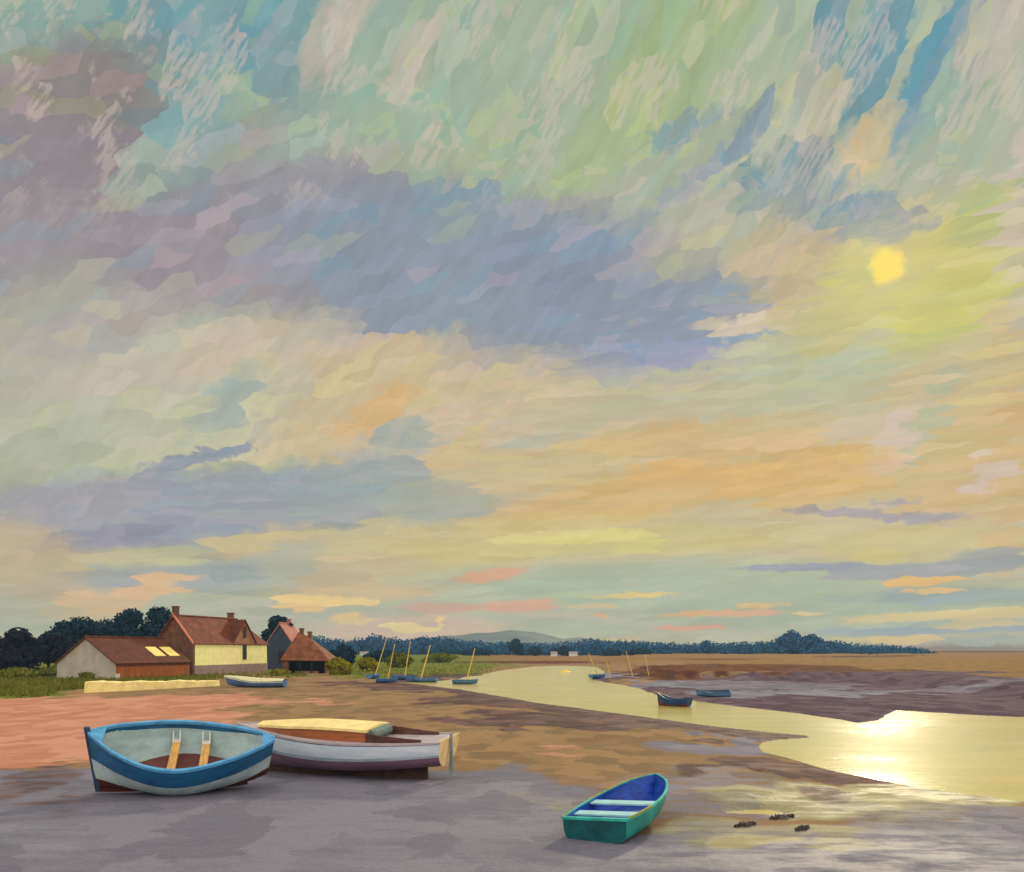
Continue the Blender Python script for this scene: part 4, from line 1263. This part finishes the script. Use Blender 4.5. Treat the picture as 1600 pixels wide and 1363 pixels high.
# --- navy cottage behind, pink roof
dN = 122
xN = (414 - 800) / FPX * dN
cott, w_, r_ = gable_house('cottage', (xN + 3.55, dN + .5, 0), R(90 - 6), 5.2, 3.5, zg(1003, dN), zg(974, dN), slate_dark, pink_roof, 'narrow navy cottage with a faded pink roof between house and boat shed', over=.12, gable_m=slate_dark)
window(cott, -.0, 1.5, 1.2, .9, 1.8, face='x')
chimney(r_, 3.6, 1.75, zg(985, dN), zg(971, dN) + .3, .5, pink_roof)

# --- open fronted boat shed
dB = 107
xB0 = (441 - 800) / FPX * dB
Wb, Db, eB, rB = 5.3, 5.0, zg(1031, dB), zg(988, dB + 2)
barn = thing('boat_shed', (xB0, dB, 0), R(-2), 'small brown tiled boat shed with a wide black open front', 'shed')
m = MB()
m.box(0, .0, -.4, .75, .35, eB)                 # left pier
m.box(0, .35, -.4, .12, Db, eB)
m.box(Wb - .2, 0, -.4, Wb, .3, eB - .12)
m.box(Wb - .12, .3, -.4, Wb, Db, eB - .12)
m.box(.12, Db - .12, -.4, Wb - .12, Db, eB)
m.build('wall', brick_shade, barn)
m = MB()
o_ = .2
C4 = [(-o_, -o_, eB - .05), (Wb + o_ + .3, -o_, eB - .12), (Wb + o_ + .3, Db + o_, eB - .12), (-o_, Db + o_, eB - .05)]
Rg = [(1.35, 2.1, rB), (2.6, 2.1, rB - .5)]
for f_ in ((C4[0], C4[1], Rg[1], Rg[0]), (C4[3], C4[2], Rg[1], Rg[0])):
    p_, off = slab(*f_, .12)
    m.prism(p_, off)
m.prism([C4[0], C4[3], Rg[0]], (.05, 0, -.12))
m.prism([C4[1], C4[2], Rg[1]], (-.05, 0, -.12))
rf = m.build('roof', tile_mat('mottled_brown_tiles', (100, 58, 38), (140, 86, 58), row=.35), barn)
chimney(rf, 1.75, 2.2, rB - .7, rB + .35, .45, brick_shade)
chimney(rf, 2.75, 2.2, rB - 1.1, rB - .05, .42, brick_shade)
m = MB()
m.box(.75, 0.02, eB - .22, Wb - .2, .2, eB - .02)
for xx in (2.0, 3.4):
    m.box(xx, .04, -.3, xx + .16, .2, eB - .22)
m.build('door_frame', black_wood, barn)
MB().box(.75, 1.6, -.3, Wb - .2, 1.66, eB - .02).build('interior_shade_sheet', dark_void, barn)  # near-black sheet painted as shade, set inside the open front
MB().box(1.4, .5, -.3, 4.2, 1.3, .5).build('bench', mat('dusty_pink_brick', (158, 112, 90), .85, .2, 3.0), barn)
MB().box(-.06, -.05, -.3, .7, -.003, .14).build('white_footing', stone_white, barn)

# --- long pale flood wall along the beach
pale_stone = mat('pale_yellow_stone', (244, 222, 152), .9, .12, 1.4, bump=.5, bscale=3)
m = MB()
xw0, yw0 = G(131, 1086)
xw1, yw1 = G(336, 1075)
n = 26
vs, fs = [], []
for i in range(n + 1):
    f = i / n
    x, y = xw0 + (xw1 - xw0) * f, yw0 + (yw1 - yw0) * f
    g0 = gz(x, y)
    h = .80 - .34 * f + .03 * math.sin(i * .83) + rng.uniform(-.03, .03)
    for (dy, z) in ((0, g0 - .2), (.12, g0 + h - .06), (.3, g0 + h), (1.1, g0 + h), (1.3, g0 - .2)):
        vs.append((x - xw0, y - yw0 + dy, z))
for i in range(n):
    for j in range(4): fs.append((5 * i + j, 5 * (i + 1) + j, 5 * (i + 1) + j + 1, 5 * i + j + 1))
fs += [(0, 1, 2, 3, 4), tuple(5 * n + a for a in (4, 3, 2, 1, 0))]
fw = m.add(vs, fs).build('flood_wall', pale_stone)
fw.location = (xw0, yw0, 0)
tag(fw, 'long low pale yellow stone wall between the grass and the beach', 'wall')

# ------------------------------------------------------------------ trees and bushes
def crown_mesh(blobs, n, size, seed, flat=.5):
    """leaf clumps spread through a set of ellipsoids (x,y,z,rx,ry,rz)"""
    r = np.random.RandomState(seed)
    vol = np.array([b[3] * b[4] * b[5] for b in blobs])
    idx = r.choice(len(blobs), n, p=vol / vol.sum())
    B = np.array(blobs)[idx]
    d = r.normal(size=(n, 3))
    d /= np.linalg.norm(d, axis=1)[:, None]
    rad = r.uniform(0.35, 1.08, n) ** .6
    c = B[:, :3] + d * rad[:, None] * B[:, 3:6]
    nn = d + r.normal(size=(n, 3)) * flat
    nn /= np.linalg.norm(nn, axis=1)[:, None]
    a = np.cross(nn, r.normal(size=(n, 3)))
    a /= np.linalg.norm(a, axis=1)[:, None]
    b = np.cross(nn, a)
    s = size * r.uniform(.55, 1.3, n)[:, None]
    a, b = a * s, b * s * .7
    v = np.stack([c - a, c - b * .8 + a * .1, c + a, c + b], 1).reshape(-1, 3)
    return v, np.arange(4 * n).reshape(-1, 4)


def fast_mesh(name, v, q, mt, parent=None):
    me = bpy.data.meshes.new(name)
    me.vertices.add(len(v))
    me.vertices.foreach_set('co', np.asarray(v, np.float32).ravel())
    me.loops.add(q.size)
    me.loops.foreach_set('vertex_index', q.ravel().astype(np.int32))
    me.polygons.add(len(q))
    me.polygons.foreach_set('loop_start', (np.arange(len(q)) * 4).astype(np.int32))
    me.update(calc_edges=True)
    me.materials.append(mt)
    o = bpy.data.objects.new(name, me)
    COL.objects.link(o)
    if parent: o.parent = parent
    return o


bark = mat('dark_bark', (46, 40, 40), .9, .3, 3.0, bump=.3)


def tree(px, d, top, base, half_px, mt, label, seed, group, n=2600, lobes=9, name='tree', lean=0.0, cat='tree', size=.34, low=.25):
    r = random.Random(seed)
    x = (px - 800) / FPX * d
    zb = gz(x, d)
    H = zg(top, d) - zb
    wd = half_px / FPX * d
    t = thing(name, (x, d, zb), 0, label, cat, group)
    m = MB()
    m.bar((0, 0, -.3), (lean * .4, 0, H * .45), .03 * H + .08, .018 * H + .04, n=9)
    for k in range(5):
        a = k * 1.26 + r.random()
        m.bar((lean * .3, 0, H * (.28 + .05 * k)), (lean * .6 + math.cos(a) * wd * .55, math.sin(a) * wd * .5, H * (.58 + .06 * k)), .016 * H + .03, .02, n=6)
    m.build('trunk', bark, t)
    bl = []
    for k in range(lobes):
        a, q = r.random() * 6.28, r.random() ** .5
        f = low + (1 - low) * r.random()
        env = math.sin(math.pi * min(1, (f - low) / (1 - low) * .72 + .26)) ** .7
        rr = wd * r.uniform(.24, .46)
        rz_ = min(rr * .95, H * .3)
        zc = min(H - rz_ * 1.02, low * H * .6 + f * H * .86)
        bl.append((math.cos(a) * (wd - rr * .9) * q * env + lean * f, math.sin(a) * (wd - rr * .9) * q * env, zc, rr, rr, rz_))
    rr = wd * .42
    bl.append((lean * .8, 0, H - min(rr, .3 * H), rr, rr, min(rr, .3 * H)))
    bl.append((lean * .4, 0, H * .5, wd * .8, wd * .7, H * .33))
    v, q = crown_mesh(bl, n, size, seed)
    fast_mesh('crown', v, q, mt, t)
    return t


navy_leaf = leaf_mat('navy_black_foliage', (26, 28, 40), (44, 46, 60), .08)
teal_leaf = leaf_mat('deep_teal_foliage', (22, 44, 58), (40, 66, 80), .08)
green_leaf = leaf_mat('olive_green_foliage', (82, 94, 30), (126, 128, 44), .2)
lime_leaf = leaf_mat('yellow_green_foliage', (120, 118, 18), (150, 142, 34), .25)
GN = 'dark trees at the left edge'
GT = 'teal trees behind the houses'
tree(-45, 118, 990, 1055, 60, navy_leaf, 'dark tree cut off by the left edge of the picture', 1, GN)
tree(30, 116, 981, 1050, 46, navy_leaf, 'rounded navy black tree, near the left edge of the picture', 2, GN)
tree(76, 122, 990, 1050, 44, navy_leaf, 'lowest navy black tree, beside the rounded one on the left', 3, GN)
tree(104, 112, 1002, 1052, 30, navy_leaf, 'navy black tree growing against the pale shed gable', 4, GN, low=.1)
tree(98, 130, 970, 1050, 42, teal_leaf, 'slate dark tree rising behind the lower navy trees', 5, GT)
tree(134, 134, 964, 1050, 46, teal_leaf, 'teal tree standing directly behind the shed gable apex', 6, GT)
tree(172, 138, 965, 1050, 46, teal_leaf, 'low topped teal tree behind the middle of the shed roof', 7, GT)
tree(207, 140, 951, 1050, 38, teal_leaf, 'teal tree with a rounded peak behind the shed roof', 8, GT)
tree(247, 140, 948, 1050, 42, teal_leaf, 'tallest flat topped teal tree beside the house chimney', 9, GT, n=3000)
tree(425, 126, 963, 1050, 26, teal_leaf, 'round dark tree between the house roof and the navy cottage', 10, GT, lean=.9, low=.35)
tree(20, 108, 1012, 1052, 60, navy_leaf, 'low dark thicket tree under the rounded tree on the left', 12, GN, low=.02, lobes=14)
tree(536, 150, 1008, 1030, 26, teal_leaf, 'dark bushy tree just right of the boat shed', 13, GT, low=.05)
tree(600, 190, 1016, 1030, 40, teal_leaf, 'low dark tree behind the mast of the leftmost dinghy', 14, GT, low=.02)
GB = 'bushes in the rough grass'
BU = [(92, 92, 1040, 34, green_leaf, 'olive bush in front of the pale shed gable'), (28, 90, 1044, 46, green_leaf, 'wide olive bush at the left edge below the dark trees'),
      (150, 88, 1048, 30, green_leaf, 'olive bush at the foot of the pale gable near the flood wall'), (529, 104, 1027, 24, lime_leaf, 'bright yellow green bush right of the boat shed'),
      (575, 118, 1027, 18, lime_leaf, 'smaller yellow green bush left of the leftmost mast'), (438, 104, 1046, 17, lime_leaf, 'small green bush between the house and the boat shed'),
      (622, 140, 1020, 30, green_leaf, 'green bush on the bank behind the upright mast'), (690, 190, 1020, 36, green_leaf, 'broad green bush on the bank right of the four masts')]
for i, (px, d, top, hp, mt, lab) in enumerate(BU):
    tree(px, d, top, 0, hp, mt, lab, 40 + i, GB, n=1500, lobes=8, name='bush', cat='bush', size=.22, low=.0)

# grass tufts in front of the houses and on the green bank
r = np.random.RandomState(5)
pts = []
for (cx, cy, rx, ry, n) in ((70, 1066, 130, 16, 5200), (220, 1064, 130, 6, 1800), (640, 1046, 130, 16, 2600), (30, 1084, 60, 10, 500), (450, 1058, 30, 4, 250), (380, 1060, 60, 3, 200)):
    k = 0
    while k < n:
        a, b_ = r.uniform(-1, 1, 2)
        if a * a + b_ * b_ > 1: continue
        pts.append(G(cx + a * rx, max(1026, cy + b_ * ry)))
        k += 1
pts = np.array(pts)
zz = height(pts[:, 0], pts[:, 1])
ok = zz > .03
pts, zz = pts[ok], zz[ok]
n = len(pts)
hh = r.uniform(.14, .42, n) * np.where(pts[:, 0] > -25, .5, 1.0)
an = r.uniform(0, 6.28, n)
wv_ = r.uniform(.05, .14, n)
lx, ly = r.normal(0, .14, n), r.normal(0, .14, n)
c = np.stack([pts[:, 0], pts[:, 1], zz - .03], 1)
dv = np.stack([np.cos(an) * wv_, np.sin(an) * wv_, 0 * an], 1)
tp = c + np.stack([lx, ly, hh], 1)
v = np.stack([c - dv, c + dv, tp + dv * .25, tp - dv * .25], 1).reshape(-1, 3)
go = fast_mesh('grass', v, np.arange(4 * n).reshape(-1, 4), leaf_mat('rough_grass_blades', (84, 94, 36), (128, 124, 52), .3))
tag(go, 'rough green grass along the top of the beach and the bank', 'grass', kind='stuff')

# far blue wood: one mass, and the trees that stand out of it
wood_leaf = leaf_mat('far_foliage_haze_blue', (36, 78, 112), (54, 98, 132), .05)  # blue of the distant haze painted into the leaf colour
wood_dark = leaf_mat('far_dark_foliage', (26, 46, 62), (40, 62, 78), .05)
TOP = [(440, 1000), (480, 992), (510, 997), (545, 1001), (580, 993), (600, 995), (625, 999), (650, 997), (680, 994), (720, 1000), (760, 1004), (800, 1004), (850, 1008), (900, 1002), (920, 999), (960, 1003), (990, 1001), (1020, 1003), (1060, 1008), (1105, 1004), (1140, 1006), (1180, 1004), (1210, 1003), (1260, 1000), (1300, 1002), (1340, 1007), (1400, 1010), (1440, 1014), (1456, 1018)]
bl = []
d0 = 430
rr_ = random.Random(3)
px = 430
while px < 1455:
    top = float(np.interp(px, [p[0] for p in TOP], [p[1] for p in TOP])) + rr_.uniform(-3.2, -.4)
    for row in range(2):
        d = d0 + rr_.uniform(-30, 60) + 25 * row
        x = (px - 800) / FPX * d
        z1 = max(zg(top + (0 if row else 3.5), d), 2.0)
        w_ = rr_.uniform(2.2, 4.4)
        bl.append((x, d, z1 * .55, w_, w_, z1 * .46))
        bl.append((x + rr_.uniform(-3, 3), d - 2, z1 * .28, w_ * 1.3, w_, z1 * .36))
    px += rr_.uniform(5, 9)
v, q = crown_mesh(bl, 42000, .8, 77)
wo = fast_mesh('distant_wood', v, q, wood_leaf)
tag(wo, 'far blue wood along the horizon beyond the marsh', 'wood', kind='stuff')
GF = 'single trees before the far wood'
tree(806, 400, 998, 0, 14, wood_dark, 'dark upright tree standing out below the grey hill', 60, GF, n=900, size=.8, low=.05)
tree(1236, 420, 985, 0, 32, wood_leaf, 'tallest domed tree of the far wood on the right', 61, GF, n=1500, size=.9, low=.05)
tree(1270, 424, 991, 0, 26, wood_leaf, 'broad tree stepping down right of the tallest domed one', 62, GF, n=1200, size=.9, low=.05)
tree(1104, 420, 1001, 0, 9, wood_leaf, 'small pointed tree on the low stretch of the far wood', 63, GF, n=600, size=.8, low=.05)
for i, (px, top, hp, lab) in enumerate(((836, 1011, 14, 'first low dark tree right of the upright one before the far wood'), (880, 1009, 20, 'wide low dark tree near the small white cottages'),
                                        (955, 1014, 18, 'low dark tree behind the mast of the spit dinghy'), (1000, 1013, 20, 'low dark tree behind the long yellow withy pole'), (745, 1013, 30, 'long low dark tree left of the grey hill foot'))):
    tree(px, 385, top, 0, hp, wood_dark, lab, 70 + i, GF, n=700, size=.7, low=.0)
# low white cottages at the foot of the wood
for i, (px, wpx, lab) in enumerate(((866, 10, 'tiny white cottage before the far wood, left of the pair'), (896, 13, 'tiny white cottage before the far wood, right of the pair'), (568, 12, 'tiny pale cottage at the wood edge right of the boat shed'))):
    d = 372
    cw = wpx / FPX * d
    gable_house('far_cottage', ((px - 800) / FPX * d - cw / 2, d, 0), 0, cw, 3.2, zg(1021.5, d), zg(1018.8, d), stone_white, mat('pale_slate_%d' % i, (150, 140, 140), .8), lab, over=.1)

# hills on the skyline
hm = mat('haze_grey_hillside', (84, 98, 100), .9, .2, .02, c2=(104, 114, 112))  # grey-blue of distant air painted into the hill colour
HT = [(520, 1012), (600, 1004), (680, 995), (720, 991), (770, 987), (800, 984.5), (830, 986), (860, 993), (880, 998), (905, 996), (930, 999), (980, 1006), (1060, 1011), (1150, 1014)]
m, vs, fs = MB(), [], []
n, rows_h = 90, 9
for i in range(n + 1):
    px = 500 + 680 * i / n
    top = float(np.interp(px, [p[0] for p in HT], [p[1] for p in HT]))
    for j in range(rows_h):
        f = j / (rows_h - 1)
        d = 760 + 420 * f
        prof = math.sin(math.pi * min(1, f * .9 + .02)) ** .8
        zt = HCAM + (HOR - top) / FPX * 950
        vs.append(((px - 800) / FPX * 950, d, max(.2, zt) * prof + .5 * math.sin(i * .9 + j)))
for i in range(n):
    for j in range(rows_h - 1): fs.append((i * rows_h + j, (i + 1) * rows_h + j, (i + 1) * rows_h + j + 1, i * rows_h + j + 1))
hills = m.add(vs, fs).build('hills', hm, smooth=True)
tag(hills, 'low grey blue hills behind the far wood', 'hills', kind='structure')

# ------------------------------------------------------------------ weed clumps on the flat
weed = mat('dark_bladder_weed', (92, 86, 80), .6, .3, 8.0, bump=.3)
for i, (px, py, s_, lab) in enumerate(((1164, 1303, .10, 'dark weed clump nearest to the sea green dinghy'), (1222, 1290, .12, 'middle dark weed clump right of the sea green dinghy'), (1254, 1309, .07, 'smallest dark weed clump, furthest right of the sea green dinghy'))):
    x, y = G(px, py)
    r_ = np.random.RandomState(200 + i)
    v, q = crown_mesh([(0, 0, .02, s_, s_ * .8, .035), (s_ * 1.6, .12, .015, s_ * .6, s_ * .5, .03), (-s_ * 1.5, -.08, .015, s_ * .5, s_ * .4, .025)], 200, .045, 300 + i, flat=1.2)
    o = fast_mesh('weed_clump', v, q, weed)
    o.location = (x, y, max(0, gz(x, y)))
    tag(o, lab, 'seaweed', 'weed clumps on the flat')

# ------------------------------------------------------------------ air
hz = bpy.data.materials.new('sea_air')
hz.use_nodes = True
T = NT(hz.node_tree)
pv = T.n('ShaderNodeVolumePrincipled', {'Color': (.36, .60, .92, 1), 'Density': .00028, 'Anisotropy': .0})
T.n('ShaderNodeOutputMaterial', {'Volume': pv.outputs[0]})
o = MB().box(-900, -30, -1.6, 900, 1250, 45).build('haze', hz)
tag(o, 'thin blue air over the marsh', 'haze', kind='stuff')
